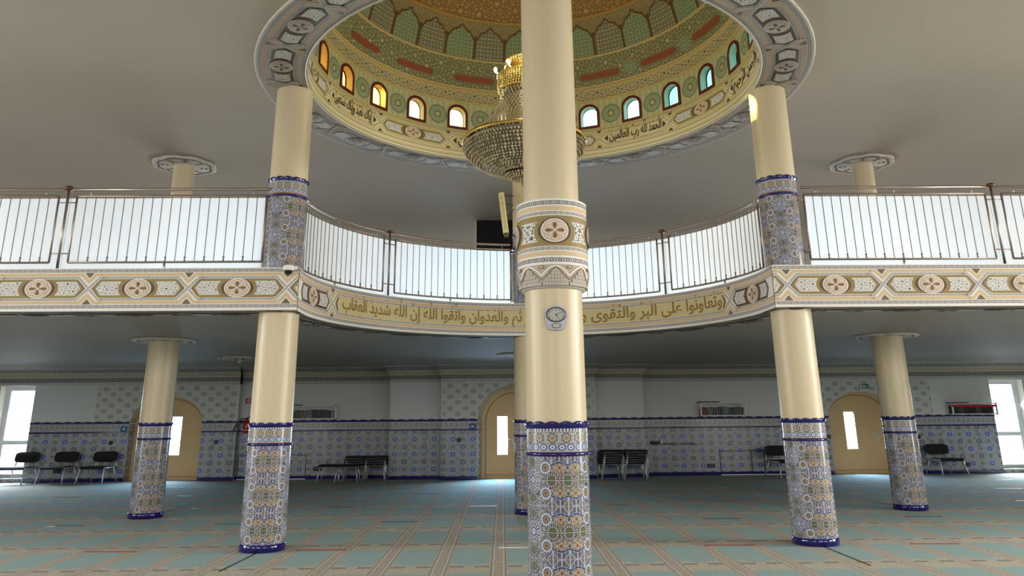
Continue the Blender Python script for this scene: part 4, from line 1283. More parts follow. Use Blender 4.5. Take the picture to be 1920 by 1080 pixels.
bw = MB(); bt = MB(); bb = MB(); bl = MB(); bk = MB(); bcr = MB(); bco = MB()
ZONES = [(0.0, 1.28, bt, 0), (1.28, 1.51, bb, 0), (1.51, 3.0, bw, 0)]
def zquad(pa, pb, z0, z1, mfun, u0, u1):
    """vertical quad between ground points pa and pb split into tile / border / plaster zones"""
    for a, c, mb, m in ZONES:
        lo, hi = max(a, z0), min(c, z1)
        if hi - lo < 1e-5: continue
        mb.face([(pa[0], pa[1], lo), (pb[0], pb[1], lo), (pb[0], pb[1], hi), (pa[0], pa[1], hi)], mfun if mb is bw else m, [(u0, lo), (u1, lo), (u1, hi), (u0, hi)])
for x0, x1, y, ops, chk in SECT:
    cuts = {x0, x1}
    for o in ops:
        k = 28 if o['arch'] else 1
        for i in range(k + 1): cuts.add(o['a'] + (o['b'] - o['a']) * i / k)
    if chk: cuts |= set(chk)
    cuts = sorted(cuts)
    for p, q in zip(cuts, cuts[1:]):
        m = (p + q) / 2
        mf = 1 if chk and chk[0] < m < chk[1] else 0
        o = next((o for o in ops if o['a'] < m < o['b']), None)
        if o is None: zquad((p, y), (q, y), 0, 3.0, mf, p, q)
        else:
            if o['zb'] > 0: zquad((p, y), (q, y), 0, o['zb'], mf, p, q)
            za, zb_ = o['zt'](p), o['zt'](q)
            bw.face([(p, y, za), (q, y, zb_), (q, y, 3.0), (p, y, 3.0)], mf, [(p, za), (q, zb_), (q, 3.0), (p, 3.0)])
            dpt = 0.42 if o['arch'] else 0.36
            kx = (lambda x: o['c'] + (x - o['c']) * o['k']) if o['arch'] else (lambda x: x)
            kz = (lambda z: o['spring'] + (z - o['spring']) * (0.86 if o['k'] < 1 else 1.0)) if o['arch'] else (lambda z: z)
            bw.face([(p, y, za), (q, y, zb_), (kx(q), y + dpt, kz(zb_)), (kx(p), y + dpt, kz(za))], 2, None, o['arch'])
            if o['zb'] > 0: bw.face([(p, y, o['zb']), (q, y, o['zb']), (q, y + dpt, o['zb']), (p, y + dpt, o['zb'])], 2)
    for o in ops:
        dpt = 0.42 if o['arch'] else 0.36
        for xx in (o['a'], o['b']):
            zt = 1.53 if o['arch'] else o['zt'](xx)
            if o['arch']: zquad((xx, y), (o['c'] + (xx - o['c']) * o['k'], y + dpt), 0, zt, 2, y, y + dpt)
            else: bw.face([(xx, y, o['zb']), (xx, y + dpt, o['zb']), (xx, y + dpt, zt), (xx, y, zt)], 2)
    # step returns
    for xx in (x0, x1):
        if X0 < xx < X1: zquad((xx, y), (xx, 22.9), 0, 3.0, 0, y, 22.9)
    # crown, mouldings, skirting on the free stretches
    free = []; cur = x0
    for o in sorted(ops, key=lambda o: o['a']):
        free.append((cur, o['a'], o)); cur = o['b']
    free.append((cur, x1, None))
    for p, q, _ in free:
        bl.box(p, q, y - 0.014, y + 0.01, 1.262, 1.298)
        bk.box(p, q, y - 0.012, y + 0.01, 0, 0.092)
        n = max(2, int((q - p) / 0.035))
        zc_ = lambda x: 1.548 + 0.022 * abs(math.cos(PI * x / 0.28))
        for k in range(n):
            a, c = p + (q - p) * k / n, p + (q - p) * (k + 1) / n
            ha, hc = zc_(a), zc_(c)
            bcr.face([(a, y - 0.004, 1.505), (c, y - 0.004, 1.505), (c, y - 0.022, 1.53), (a, y - 0.022, 1.53)], 0, None, True)
            bcr.face([(a, y - 0.022, 1.53), (c, y - 0.022, 1.53), (c, y - 0.016, hc), (a, y - 0.016, ha)], 0, None, True)
            bcr.face([(a, y - 0.016, ha), (c, y - 0.016, hc), (c, y + 0.0, hc), (a, y + 0.0, ha)], 0)
    prof = [(0.0, 2.555, 0), (0.025, 2.575, 0), (0.03, 2.615, 0), (0.03, 2.63, 1), (0.034, 2.75, 0), (0.05, 2.77, 2), (0.075, 2.86, 0), (0.09, 2.88, 1), (0.20, 2.985, 0), (0.215, 3.0, 0)]
    e0 = 0.0; 
    for (d0, za, m), (d1, zb_, _) in zip(prof, prof[1:]):
        bco.face([(x0 - (d0 if X0 < x0 else 0) * (1 if y < 22.5 else -1 if False else 0), y - d0, za), (x1 + (d0 if y < 22.5 else 0), y - d0, za), (x1 + (d1 if y < 22.5 else 0), y - d1, zb_), (x0 - (d1 if y < 22.5 else 0), y - d1, zb_)], m, [(x0, 0), (x1, 0), (x1, 1), (x0, 1)])
        if y < 22.7:
            for xx, s in ((x0, -1), (x1, 1)):
                if X0 < xx < X1:
                    k0, k1 = (d0, d1) if y < 22.5 else (0, 0)
                    bco.face([(xx + s * k0, y - d0, za), (xx + s * k0, 22.9, za), (xx + s * k1, 22.9, zb_), (xx + s * k1, y - d1, zb_)], m, [(0, 0), (0.5, 0), (0.5, 1), (0, 1)])
reveal = mat('reveal_paint', (218, 212, 200), 0.8)
wall = struct(bw.build('wall_back', [plaster, checker, reveal]))
bt.build('wall_tiles', tile_wall, wall); bb.build('border_tiles', border_wall, wall)
bl.build('blue_moulding', navy, wall); bcr.build('scalloped_crown', navy, wall)
struct(bk.build('baseboard_back', navy))
struct(bco.build('trim_1', [mat('cornice_stucco', (188, 184, 174), 0.85), braid_w, mat('cornice_tan', (186, 170, 140), 0.85)]))

# doors
def door(name, c, hw, spring, top, yd, glass, handle_x, leaf_split=None, inset=0.0):
    zt = lambda x, k=1.0: spring + (top - spring) * math.sqrt(max(0.0, 1 - ((x - c) / hw) ** 2))
    b = MB(); n = 24
    pts = [(c - hw, 0.0)] + [(c - hw * math.cos(PI * i / n), spring + (top - spring) * math.sin(PI * i / n)) for i in range(n + 1)] + [(c + hw, 0.0)]
    gx0, gx1, gz0, gz1 = glass
    # slab around the glazed slot: columns of quads
    xs = sorted({c - hw * math.cos(PI * i / n) for i in range(n + 1)} | {g for gg in ([glass] if leaf_split is None else [glass, (2 * leaf_split - gx1, 2 * leaf_split - gx0, gz0, gz1)]) for g in gg[:2]})
    gl = [glass] if leaf_split is None else [glass, (2 * leaf_split - gx1, 2 * leaf_split - gx0, gz0, gz1)]
    for p, q in zip(xs, xs[1:]):
        g = next((g for g in gl if g[0] - 1e-6 <= p and q <= g[1] + 1e-6), None)
        if g is None: b.face([(p, yd, 0), (q, yd, 0), (q, yd, zt(q)), (p, yd, zt(p))])
        else:
            b.face([(p, yd, 0), (q, yd, 0), (q, yd, g[2]), (p, yd, g[2])]); b.face([(p, yd, g[3]), (q, yd, g[3]), (q, yd, zt(q)), (p, yd, zt(p))])
    for g in gl:
        for f in (((g[0], g[2]), (g[1], g[2])), ((g[1], g[2]), (g[1], g[3])), ((g[1], g[3]), (g[0], g[3])), ((g[0], g[3]), (g[0], g[2]))):
            (xa, za), (xb, zb_) = f
            b.face([(xa, yd, za), (xb, yd, zb_), (xb, yd + 0.06, zb_), (xa, yd + 0.06, za)])
    d = struct(b.build(name, door_m, None, (c, yd, 0)))
    b = MB(); w = 0.10
    o_ = pts; i_ = [(c + (x - c) * (1 - w / hw), z if z < 0.01 else (z - (w * 0.72 if z >= spring else 0))) for x, z in pts]
    for (a, e), (a2, e2) in zip(zip(o_, i_), zip(o_[1:], i_[1:])):
        b.face([(a[0], yd - 0.035, a[1]), (a2[0], yd - 0.035, a2[1]), (e2[0], yd - 0.035, e2[1]), (e[0], yd - 0.035, e[1])])
        b.face([(e[0], yd - 0.035, e[1]), (e2[0], yd - 0.035, e2[1]), (e2[0], yd, e2[1]), (e[0], yd, e[1])])
    b.build('frame', door_m, d, (c, yd, 0))
    b = MB()
    j_ = [(c + (x - c) * (1 - 0.025), z if z < 0.01 else z - 0.02) for x, z in i_]
    for (a, e), (a2, e2) in zip(zip(i_, j_), zip(i_[1:], j_[1:])):
        b.face([(a[0], yd - 0.004, a[1]), (a2[0], yd - 0.004, a2[1]), (e2[0], yd - 0.004, e2[1]), (e[0], yd - 0.004, e[1])])
    b.box(c - hw + 0.1, c + hw - 0.1, yd - 0.004, yd, 0.085, 0.097)
    if leaf_split is not None: b.box(leaf_split - 0.007, leaf_split + 0.007, yd - 0.004, yd, 0.09, zt(leaf_split) - 0.09)
    b.build('groove', door_line, d, (c, yd, 0))
    b = MB()
    for g in gl: b.face([(g[0], yd + 0.04, g[2]), (g[1], yd + 0.04, g[2]), (g[1], yd + 0.04, g[3]), (g[0], yd + 0.04, g[3])])
    b.build('glass', glass_m, d, (c, yd, 0))
    if handle_x is not None:
        s = -1
        b = MB(); b.rbox(handle_x - 0.02, handle_x + 0.02, yd - 0.012, yd, 0.86, 1.04, 0.008)
        b.tube([(handle_x, yd, 1.0), (handle_x, yd - 0.055, 1.0), (handle_x - 0.15, yd - 0.06, 1.0)], 0.011)
        b.build('handle', alu, d, (c, yd, 0))
door('door_1', -9.06, 1.0, 1.53, 2.25, 22.98, (-9.06, -8.76, 0.66, 1.69), None)
door('door_2', 0.62, 0.925, 1.53, 2.345, 22.455, (0.13, 0.415, 0.615, 1.625), 0.56, 0.64)
door('door_3', 10.47, 1.0, 1.53, 2.22, 22.98, (10.07, 10.37, 0.66, 1.67), 10.98)
for nm, o, s in (('window_1', W1, 1), ('window_2', W2, -1)):
    yw = 22.88; z0, z1 = o['zb'], o['zt'](0)
    b = MB(); f = 0.13
    b.box(o['a'], o['a'] + f, yw, yw + 0.07, z0, z1); b.box(o['b'] - f, o['b'], yw, yw + 0.07, z0, z1)
    b.box(o['a'] + f, o['b'] - f, yw, yw + 0.07, z0, z0 + 0.09); b.box(o['a'] + f, o['b'] - f, yw, yw + 0.07, z1 - 0.12, z1); b.box(o['a'] + f, o['b'] - f, yw, yw + 0.07, 0.98, 1.09)
    w = struct(b.build(nm, pvc))
    b = MB(); b.box(o['a'] + f, o['b'] - f, yw + 0.03, yw + 0.036, z0 + 0.09, z1 - 0.12); b.build('glass', glass_m, w)
    hx = o['a'] + 0.06 if s == 1 else o['b'] - 0.06
    b = MB(); b.rbox(hx - 0.015, hx + 0.015, yw - 0.01, yw, 1.30, 1.42, 0.005); b.tube([(hx, yw, 1.38), (hx, yw - 0.05, 1.38), (hx, yw - 0.05, 1.25)], 0.01); b.build('handle', alu, w)
    b = MB(); b.box(o['a'] - 0.02, o['b'] + 0.02, 22.57, yw, z0 - 0.03, z0); b.build('sill', pvc, w)

# access panels outlined in the tiles of the two recesses
for x0, x1, la in ((-7.19, -5.17, 'thin framed access panel low in the tiled recess behind the left dome column'), (6.36, 7.62, 'thin framed access panel low in the right tiled recess, left of the half-hidden chair')):
    x0 = max(x0, -7.06)
    t = thing('access_panel', la, 'access panel', ((x0 + x1) / 2, 22.82, 0))
    O = ((x0 + x1) / 2, 22.82, 0)
    b = MB(); e = 0.02
    b.box(x0, x0 + e, 22.80, 22.82, 0.1, 0.65); b.box(x1 - e, x1, 22.80, 22.82, 0.1, 0.65); b.box(x0, x1, 22.80, 22.82, 0.63, 0.65)
    if x1 > 0: b.box(7.24, 7.26, 22.80, 22.82, 0.1, 0.65)
    b.build('frame', mat('dark_frame', (30, 32, 44), 0.4) if 'dark_frame' not in MATS else MATS['dark_frame'], t, O)
    b = MB(); b.box(x0, x1 + (0.6 if x1 > 0 else 0), 22.79, 22.82, 0.0, 0.022); b.build('threshold_strip', alu, t, O)

# ------------------------------------------------------------------ chandelier
QX, QY = 0.485, 10.83
ch = thing('chandelier', 'large crystal chandelier with gold crown hanging in the dome behind the central column', 'chandelier', (QX, QY, 5.0))
OQ = (QX, QY, 5.0)
def beads(name, prof, m, parent, n_of, size, stagger=True, jitter=0.0):
    b = MB(); rnd = random.Random(5)
    for i, (r, z) in enumerate(prof):
        n = n_of(r)
        for k in range(n):
            a = 2 * PI * (k + (0.5 if stagger and i % 2 else 0)) / n
            j = 1 + rnd.uniform(-jitter, jitter)
            b.octa((QX + r * math.cos(a), QY + r * math.sin(a), z), size * j * 0.8, size * j)
    o = b.build(name, m, parent, OQ, weld=False); o['kind'] = 'stuff'
    return o
def bead_curve(pts, step):
    out = []
    for (ra, za), (rb, zb) in zip(pts, pts[1:]):
        d = math.hypot(rb - ra, zb - za); n = max(1, int(d / step))
        for i in range(n): out.append((ra + (rb - ra) * i / n, za + (zb - za) * i / n))
    out.append(pts[-1]); return out
bowl = [(0.905, 5.49), (0.90, 5.42), (0.86, 5.33), (0.78, 5.24), (0.66, 5.15), (0.50, 5.08), (0.34, 5.04)]
beads('crystal_bowl', bead_curve(bowl, 0.046), crystal, ch, lambda r: max(8, int(2 * PI * r / 0.05)), 0.027, True, 0.35)
b = MB(); b.lathe([(0.87, 5.48), (0.84, 5.33), (0.75, 5.23), (0.63, 5.14), (0.48, 5.075), (0.3, 5.03)], QX, QY, 48); b.build('bowl_lining', mat('smoky_lining', (112, 102, 76), 0.4, metal=0.3), ch, OQ)
cup = [(0.335, 5.10), (0.33, 5.05), (0.28, 4.995), (0.2, 4.96), (0.1, 4.945), (0.02, 4.94)]
beads('lower_cup', bead_curve(cup, 0.04), crystal, ch, lambda r: max(5, int(2 * PI * r / 0.044)), 0.024, True, 0.3)
b = MB(); b.lathe([(0.34, 5.045), (0.345, 5.06), (0.34, 5.075), (0.33, 5.06), (0.34, 5.045)], QX, QY, 48); b.build('cup_ring', gold_metal, ch, OQ)
beads('pendant_drop', [(0.05, 4.92), (0.055, 4.89), (0.045, 4.86), (0.02, 4.84), (0.0, 4.80)], crystal, ch, lambda r: max(1, int(2 * PI * r / 0.04)), 0.024)
neck = [(0.88, 5.53), (0.74, 5.64), (0.60, 5.76), (0.48, 5.90), (0.40, 6.05), (0.345, 6.2), (0.315, 6.34)]
beads('crystal_neck', bead_curve(neck, 0.04), crystal, ch, lambda r: max(8, int(2 * PI * r / 0.055)), 0.021, False, 0.2)
b = MB(); b.lathe([(0.85, 5.53), (0.71, 5.64), (0.57, 5.76), (0.45, 5.90), (0.37, 6.05), (0.32, 6.2), (0.29, 6.34)], QX, QY, 40); b.build('neck_lining', MATS['smoky_lining'], ch, OQ)
b = MB()
b.lathe([(0.90, 5.475), (0.925, 5.48), (0.93, 5.505), (0.92, 5.53), (0.895, 5.53), (0.90, 5.475)], QX, QY, 64); b.build('rim', gold_metal, ch, OQ)
crown = bead_curve([(0.375, 6.33), (0.385, 6.45), (0.385, 6.56)], 0.036)
beads('crown_crystals', crown, crystal_gold, ch, lambda r: int(2 * PI * r / 0.042), 0.021, False)
b = MB()
for z, r in ((6.32, 0.36), (6.57, 0.385), (6.72, 0.27), (6.83, 0.25)): b.lathe([(r, z - 0.015), (r + 0.02, z), (r, z + 0.015), (r - 0.02, z), (r, z - 0.015)], QX, QY, 48)
b.lathe([(0.37, 6.58), (0.30, 6.62), (0.265, 6.72)], QX, QY, 48)
b.lathe([(0.25, 6.83), (0.14, 6.87), (0.04, 6.9), (0.03, 7.0)], QX, QY, 32)
b.build('gold_crown', gold_metal, ch, OQ)
beads('cap_crystals', bead_curve([(0.265, 6.60), (0.26, 6.70), (0.25, 6.81)], 0.036), crystal_gold, ch, lambda r: int(2 * PI * r / 0.042), 0.02, False)
b = MB(); b.tube([(QX, QY, 6.95), (QX, QY, 9.86)], 0.014)
b.lathe([(0.10, 9.78), (0.09, 9.84), (0.03, 9.86)], QX, QY, 24); b.build('hanging_rod', gold_metal, ch, OQ)
bulb_m = special('warm_bulb', lambda nt, out: (lambda e: (e.inputs[0].__setattr__('default_value', (1.0, 0.82, 0.42, 1)), e.inputs[1].__setattr__('default_value', 5.0), nt.links.new(e.outputs[0], out.inputs[0])))(nt.nodes.new('ShaderNodeEmission')))
for k in range(8):
    a = 2 * PI * (k + 0.3) / 8
    b = MB(); b.ball((QX + 0.435 * math.cos(a), QY + 0.435 * math.sin(a), 6.64), 0.028, n=10, k=6, sz=1.6)
    b.tube([(QX + 0.37 * math.cos(a), QY + 0.37 * math.sin(a), 6.57), (QX + 0.435 * math.cos(a), QY + 0.435 * math.sin(a), 6.60)], 0.012)
    b.build('crown_bulb', bulb_m, ch, OQ)
def point(name, loc, power, color, r=0.1):
    d = bpy.data.lights.new(name, 'POINT'); d.energy = power; d.color = color; d.shadow_soft_size = r
    o = bpy.data.objects.new(name, d); COL.objects.link(o); o.location = loc
    return o
for k in range(3):
    a = 2 * PI * k / 3 + 0.5
    point('chandelier_lamp', (QX + 0.62 * math.cos(a), QY + 0.62 * math.sin(a), 6.72), 26, (1.0, 0.90, 0.62), 0.12)

# ------------------------------------------------------------------ wall clock on the central column
ca = math.atan2(CCX, CCY)
CXX, CZ = 0.571, 2.46
ck = thing('wall_clock', 'silver wall clock with small dial below, mounted on the central column', 'clock', (CXX, CCY - 0.285, CZ))
OC = (CXX, CCY - 0.285, CZ); yk = CCY - 0.285
def ellp(cx, cz, rx, rz, n=36): return [(cx + rx * math.cos(2 * PI * k / n), cz + rz * math.sin(2 * PI * k / n)) for k in range(n)]
b = MB()
body = [(CXX - 0.075, CZ - 0.105), (CXX - 0.04, CZ - 0.117), (CXX + 0.04, CZ - 0.117), (CXX + 0.075, CZ - 0.105), (CXX + 0.092, CZ - 0.05), (CXX + 0.104, CZ + 0.02), (CXX + 0.10, CZ + 0.05), (CXX + 0.075, CZ + 0.08), (CXX + 0.035, CZ + 0.097), (CXX - 0.035, CZ + 0.097), (CXX - 0.075, CZ + 0.08), (CXX - 0.10, CZ + 0.05), (CXX - 0.104, CZ + 0.02), (CXX - 0.092, CZ - 0.05)]
b.prism(body, yk - 0.012, yk + 0.04); b.build('case', silver, ck, OC)
zc2 = CZ + 0.018
b = MB(); o_ = ellp(CXX, zc2, 0.092, 0.068); i_ = ellp(CXX, zc2, 0.08, 0.058)
for k in range(36):
    j = (k + 1) % 36
    b.face([(o_[k][0], yk - 0.014, o_[k][1]), (o_[j][0], yk - 0.014, o_[j][1]), (i_[j][0], yk - 0.022, i_[j][1]), (i_[k][0], yk - 0.022, i_[k][1])], 0, None, True)
b.build('bezel', mat('dark_bezel', (72, 68, 64), 0.35), ck, OC)
b = MB(); b.face([(x, yk - 0.0165, z) for x, z in ellp(CXX, zc2, 0.082, 0.06)]); b.build('dial', face_m, ck, OC)
for k in range(12):
    a = PI / 6 * k
    s_ = str(12 if k == 0 else k)
    V, Fs = glyphs(s_, 0.01)
    w = (max(x for x, _ in V) + min(x for x, _ in V)) / 2
    b = MB(); sz = 0.02
    gx, gz = CXX + 0.066 * math.sin(a), zc2 + 0.047 * math.cos(a)
    for f in Fs: b.face([(gx + (V[i][0] - w) * sz * 1.25, yk - 0.0175, gz + (V[i][1] - 0.35) * sz) for i in f])
    b.build('numeral', blackp, ck, OC)
def hand(ang, L, w, name):
    b = MB(); s, c = math.sin(ang), math.cos(ang)
    f = lambda l, q: (CXX + (l * s + q * c) * 1.25, yk - 0.019, zc2 + l * c - q * s)
    b.face([f(-0.006, -w), f(-0.006, w), f(L, w * 0.4), f(L, -w * 0.4)]); b.build(name, blackp, ck, OC)
hand(math.radians(152), 0.036, 0.0035, 'hour_hand'); hand(math.radians(63), 0.047, 0.0025, 'minute_hand')
b = MB(); b.prism(ellp(CXX, zc2, 0.007, 0.006, 12), yk - 0.022, yk - 0.016); b.build('hub', blackp, ck, OC)
b = MB(); b.prism(ellp(CXX, CZ - 0.08, 0.042, 0.024, 24), yk - 0.016, yk - 0.01); b.build('small_dial_ring', MATS['dark_bezel'], ck, OC)
b = MB(); b.prism(ellp(CXX, CZ - 0.08, 0.034, 0.018, 24), yk - 0.018, yk - 0.014); b.build('small_dial', face_m, ck, OC)

# ------------------------------------------------------------------ surveillance camera on the corner of the gallery edge
t = thing('dome_camera', 'small white dome camera on the left corner of the gallery edge', 'security camera', (-2.755, 10.42, 3.52)); O = (-2.755, 10.42, 3.52)
b = MB()
b.lathe([(0.0, 3.60), (0.062, 3.60), (0.072, 3.585), (0.076, 3.555), (0.07, 3.535), (0.058, 3.528)], -2.755, 10.42, 28); b.build('housing', white_p, t, O)
b = MB(); b.lathe([(0.056, 3.53), (0.05, 3.505), (0.032, 3.482), (0.0, 3.474)], -2.755, 10.42, 24); b.build('dark_dome', blackp, t, O)
b = MB(); b.rbox(-2.70, -2.645, 10.44, 10.46, 3.545, 3.60, 0.008); b.tube([(-2.70, 10.43, 3.57), (-2.66, 10.45, 3.57)], 0.016); b.build('bracket', white_p, t, O)

# ------------------------------------------------------------------ black screen and loudspeaker near the column behind
t = thing('wall_screen', 'large black flat screen hanging on the gallery, behind the curved railing', 'screen', (0.15, 18.9, 5.6)); O = (0.15, 18.9, 5.6)
b = MB(); b.rbox(-0.41, 1.35, 18.9, 18.96, 5.50, 6.44, 0.015); b.build('bezel', alu, t, O)
b = MB(); b.box(-0.385, 1.325, 18.892, 18.9, 5.50, 6.425); b.build('panel', tv_m, t, O)
b = MB(); b.tube([(0.5, 18.97, 6.3), (0.5, 18.97, ZC)], 0.03); b.rbox(0.38, 0.62, 18.96, 19.02, 5.8, 6.2, 0.01); b.build('ceiling_mount', alu, t, O)
t = thing('column_speaker', 'slim ivory loudspeaker tilted beside the column behind the railing', 'loudspeaker', (0.21, 14.1, 5.25)); O = (0.21, 14.1, 5.25)
p0, p1 = Vector((0.178, 14.1, 5.66)), Vector((0.262, 13.98, 4.86))
ax = (p1 - p0).normalized(); sx_ = ax.cross(Vector((0, 1, 0))).normalized(); sy_ = sx_.cross(ax)
b = MB(); w, d = 0.052, 0.05
P = lambda q, a, c: tuple(q + sx_ * a + sy_ * c)
pr_ = [(-w, -d), (-w * 0.55, -d * 1.35), (w * 0.55, -d * 1.35), (w, -d), (w, d), (-w, d)]
A_ = [P(p0, a, c) for a, c in pr_]; B_ = [P(p1, a, c) for a, c in pr_]
for k in range(6):
    j = (k + 1) % 6
    b.face([A_[k], A_[j], B_[j], B_[k]])
b.face(A_); b.face(B_[::-1]); b.build('cabinet', speaker_m, t, O)
b = MB()
for k in range(6):
    q0 = p0 + ax * (0.06 + k * 0.12)
    b.face([P(q0, -w * 0.5, -d * 1.38), P(q0, w * 0.5, -d * 1.38), P(q0 + ax * 0.1, w * 0.5, -d * 1.38), P(q0 + ax * 0.1, -w * 0.5, -d * 1.38)])
b.build('grille', mat('ivory_grille', (206, 196, 140), 0.7), t, O)
b = MB(); q = p1 + ax * 0.07; b.tube([tuple(p1), tuple(q)], [0.045, 0.04], n=10); b.build('lower_joint', mat('grey_brown_joint', (92, 84, 72), 0.6), t, O)
b = MB()
for f in (0.02, 0.2): 
    s = p0 + ax * f; b.tube([tuple(s), (0.45, 14.30, s.z + 0.02)], 0.008)
b.tube([(0.20, 14.1, 5.45), (0.33, 14.2, 5.3), (0.45, 14.25, 5.42)], 0.006); b.build('arm', blackp, t, O)

# ------------------------------------------------------------------ chairs
def make_chair(label):
    t = thing('visitor_chair', label, 'chair', (0, 0, 0), 'black visitor chairs')
    b = MB()
    n = 6
    for (y0, z0), (y1, z1) in zip([(-0.33, 0.435), (-0.25, 0.445), (0.1, 0.43), (0.3, 0.425)], [(-0.25, 0.445), (0.1, 0.43), (0.3, 0.425)]):
        pass
    prof = [(-0.34, 0.42), (-0.31, 0.445), (-0.2, 0.45), (0.12, 0.435), (0.3, 0.43), (0.34, 0.41)]
    o_ = []
    for sx2 in (-1, 1): o_.append([(sx2 * 0.32, y, z) for y, z in prof])
    inn = [(y, z - 0.05) for y, z in prof]
    for (ya, za), (yb, zb), (yc, zc3), (yd_, zd) in zip(prof, prof[1:], inn, inn[1:]):
        b.face([(-0.32, ya, za), (0.32, ya, za), (0.32, yb, zb), (-0.32, yb, zb)], 0, None, True)
        b.face([(-0.30, yc, zc3), (-0.30, yd_, zd), (0.30, yd_, zd), (0.30, yc, zc3)], 0, None, True)
        for s, e in ((-0.32, -0.30), (0.32, 0.30)):
            b.face([(s, ya, za), (s, yb, zb), (e, yd_, zd), (e, yc, zc3)])
    b.face([(-0.32, *prof[0]), (0.32, *prof[0]), (0.30, *inn[0]), (-0.30, *inn[0])]); b.face([(-0.32, *prof[-1]), (0.32, *prof[-1]), (0.30, *inn[-1]), (-0.30, *inn[-1])])
    b.build('seat', blackf, t)
    b = MB(); ol = []
    for k in range(24):
        a = 2 * PI * k / 24
        c, s = math.cos(a), math.sin(a)
        e = 0.45
        ol.append((0.325 * math.copysign(abs(c) ** e, c), 0.66 + 0.135 * math.copysign(abs(s) ** e, s)))
    ycurve = lambda x, z: 0.36 + (z - 0.5) * 0.25 - 0.5 * x * x
    for off, flip in ((-0.025, 0), (0.025, 1)):
        cpt = (0, ycurve(0, 0.66) + off * 1.2, 0.66)
        mid = [(x * 0.9, ycurve(x * 0.9, z) + off, 0.66 + (z - 0.66) * 0.9) for x, z in ol]
        out = [(x, ycurve(x, z) + off * 0.3, z) for x, z in ol]
        for k in range(24):
            j = (k + 1) % 24
            b.face([cpt, mid[k], mid[j]], 0, None, True); b.face([mid[k], out[k], out[j], mid[j]], 0, None, True)
    out0 = [(x, ycurve(x, z) - 0.0075, z) for x, z in ol]; out1 = [(x, ycurve(x, z) + 0.0075, z) for x, z in ol]
    for k in range(24):
        j = (k + 1) % 24
        b.face([out0[k], out0[j], out1[j], out1[k]], 0, None, True)
    b.build('backrest', blackf, t)
    for s in (-1, 1):
        b = MB(); b.tube([(s * 0.30, -0.30, 0.41), (s * 0.355, -0.42, 0.0)], [0.017, 0.016]); b.build('leg', chrome, t)
        b = MB(); b.tube([(s * 0.30, 0.22, 0.41), (s * 0.34, 0.44, 0.0)], [0.017, 0.016]); b.build('leg', chrome, t)
        b = MB(); b.tube([(s * 0.31, -0.32, 0.405), (s * 0.315, 0.0, 0.40), (s * 0.31, 0.3, 0.41), (s * 0.29, 0.36, 0.46), (s * 0.27, 0.37, 0.60)], 0.016); b.build('side_frame', chrome, t)
    b = MB(); b.tube([(-0.31, 0.1, 0.40), (0.31, 0.1, 0.40)], 0.013); b.build('cross_bar', chrome, t)
    return t
c0 = make_chair('black visitor chair, rightmost of the row left of the left arched door')
c0.location = (-10.50, 22.02, 0)
dup(c0, (-11.57, 22.08, 0), 0.0, 'black visitor chair, second from the arched door in the left row')
dup(c0, (-12.62, 22.08, 0), 0.02, 'black visitor chair in front of the bright left window')
dup(c0, (-13.72, 22.08, 0), 0.0, 'black visitor chair cut off by the left edge of the photo')
dup(c0, (12.24, 21.95, 0), 0.0, 'single black visitor chair left of the bright right window')
dup(c0, (7.82, 21.9, 0), 0.18, 'black visitor chair half hidden behind the right dome column')

# stools: loose ones and nested stacks
def make_stool(label):
    t = thing('stool', label, 'stool', (0, 0, 0), 'black stools with chrome legs')
    b = MB(); b.rbox(-0.30, 0.30, -0.25, 0.25, 0.385, 0.44, 0.07, n=5); b.build('seat', blackf, t)
    for sx2 in (-1, 1):
        for sy2 in (-1, 1):
            b = MB(); b.tube([(sx2 * 0.23, sy2 * 0.2, 0.40), (sx2 * 0.30, sy2 * 0.30, 0.0)], 0.016); b.build('leg', chrome, t)
    b = MB(); b.tube([(-0.26, -0.22, 0.385), (0.26, -0.22, 0.385), (0.26, 0.22, 0.385), (-0.26, 0.22, 0.385), (-0.26, -0.22, 0.385)], 0.012); b.build('seat_frame', chrome, t)
    return t
s0 = make_stool('low black stool, leftmost of the stool group in the left recess')
s0.location = (-4.27, 21.72, 0)
dup(s0, (-3.80, 21.62, 0), 0.05, 'low black stool in front of the two stool stacks in the left recess')
def stack(x, y, n, where, rz):
    names = {4: ('bottom', 'second lowest', 'second highest', 'top'), 6: ('bottom', 'second lowest', 'third lowest', 'third highest', 'second highest', 'top')}[n]
    for k in range(n):
        dup(s0, (x + 0.012 * k, y - 0.006 * k, 0.0 + 0.06 * k), rz + 0.03 * (k % 2), 'black stool, %s of %s' % (names[k], where))
stack(-3.72, 22.32, 4, 'the left-hand stack in the left recess', 0.05)
stack(-3.16, 22.25, 4, 'the stack touching the left wall pilaster', -0.04)
stack(3.12, 21.75, 6, 'the stack nearer the central column', 0.06)
stack(3.74, 21.68, 6, 'the stack nearer the right pilaster corner', -0.05)

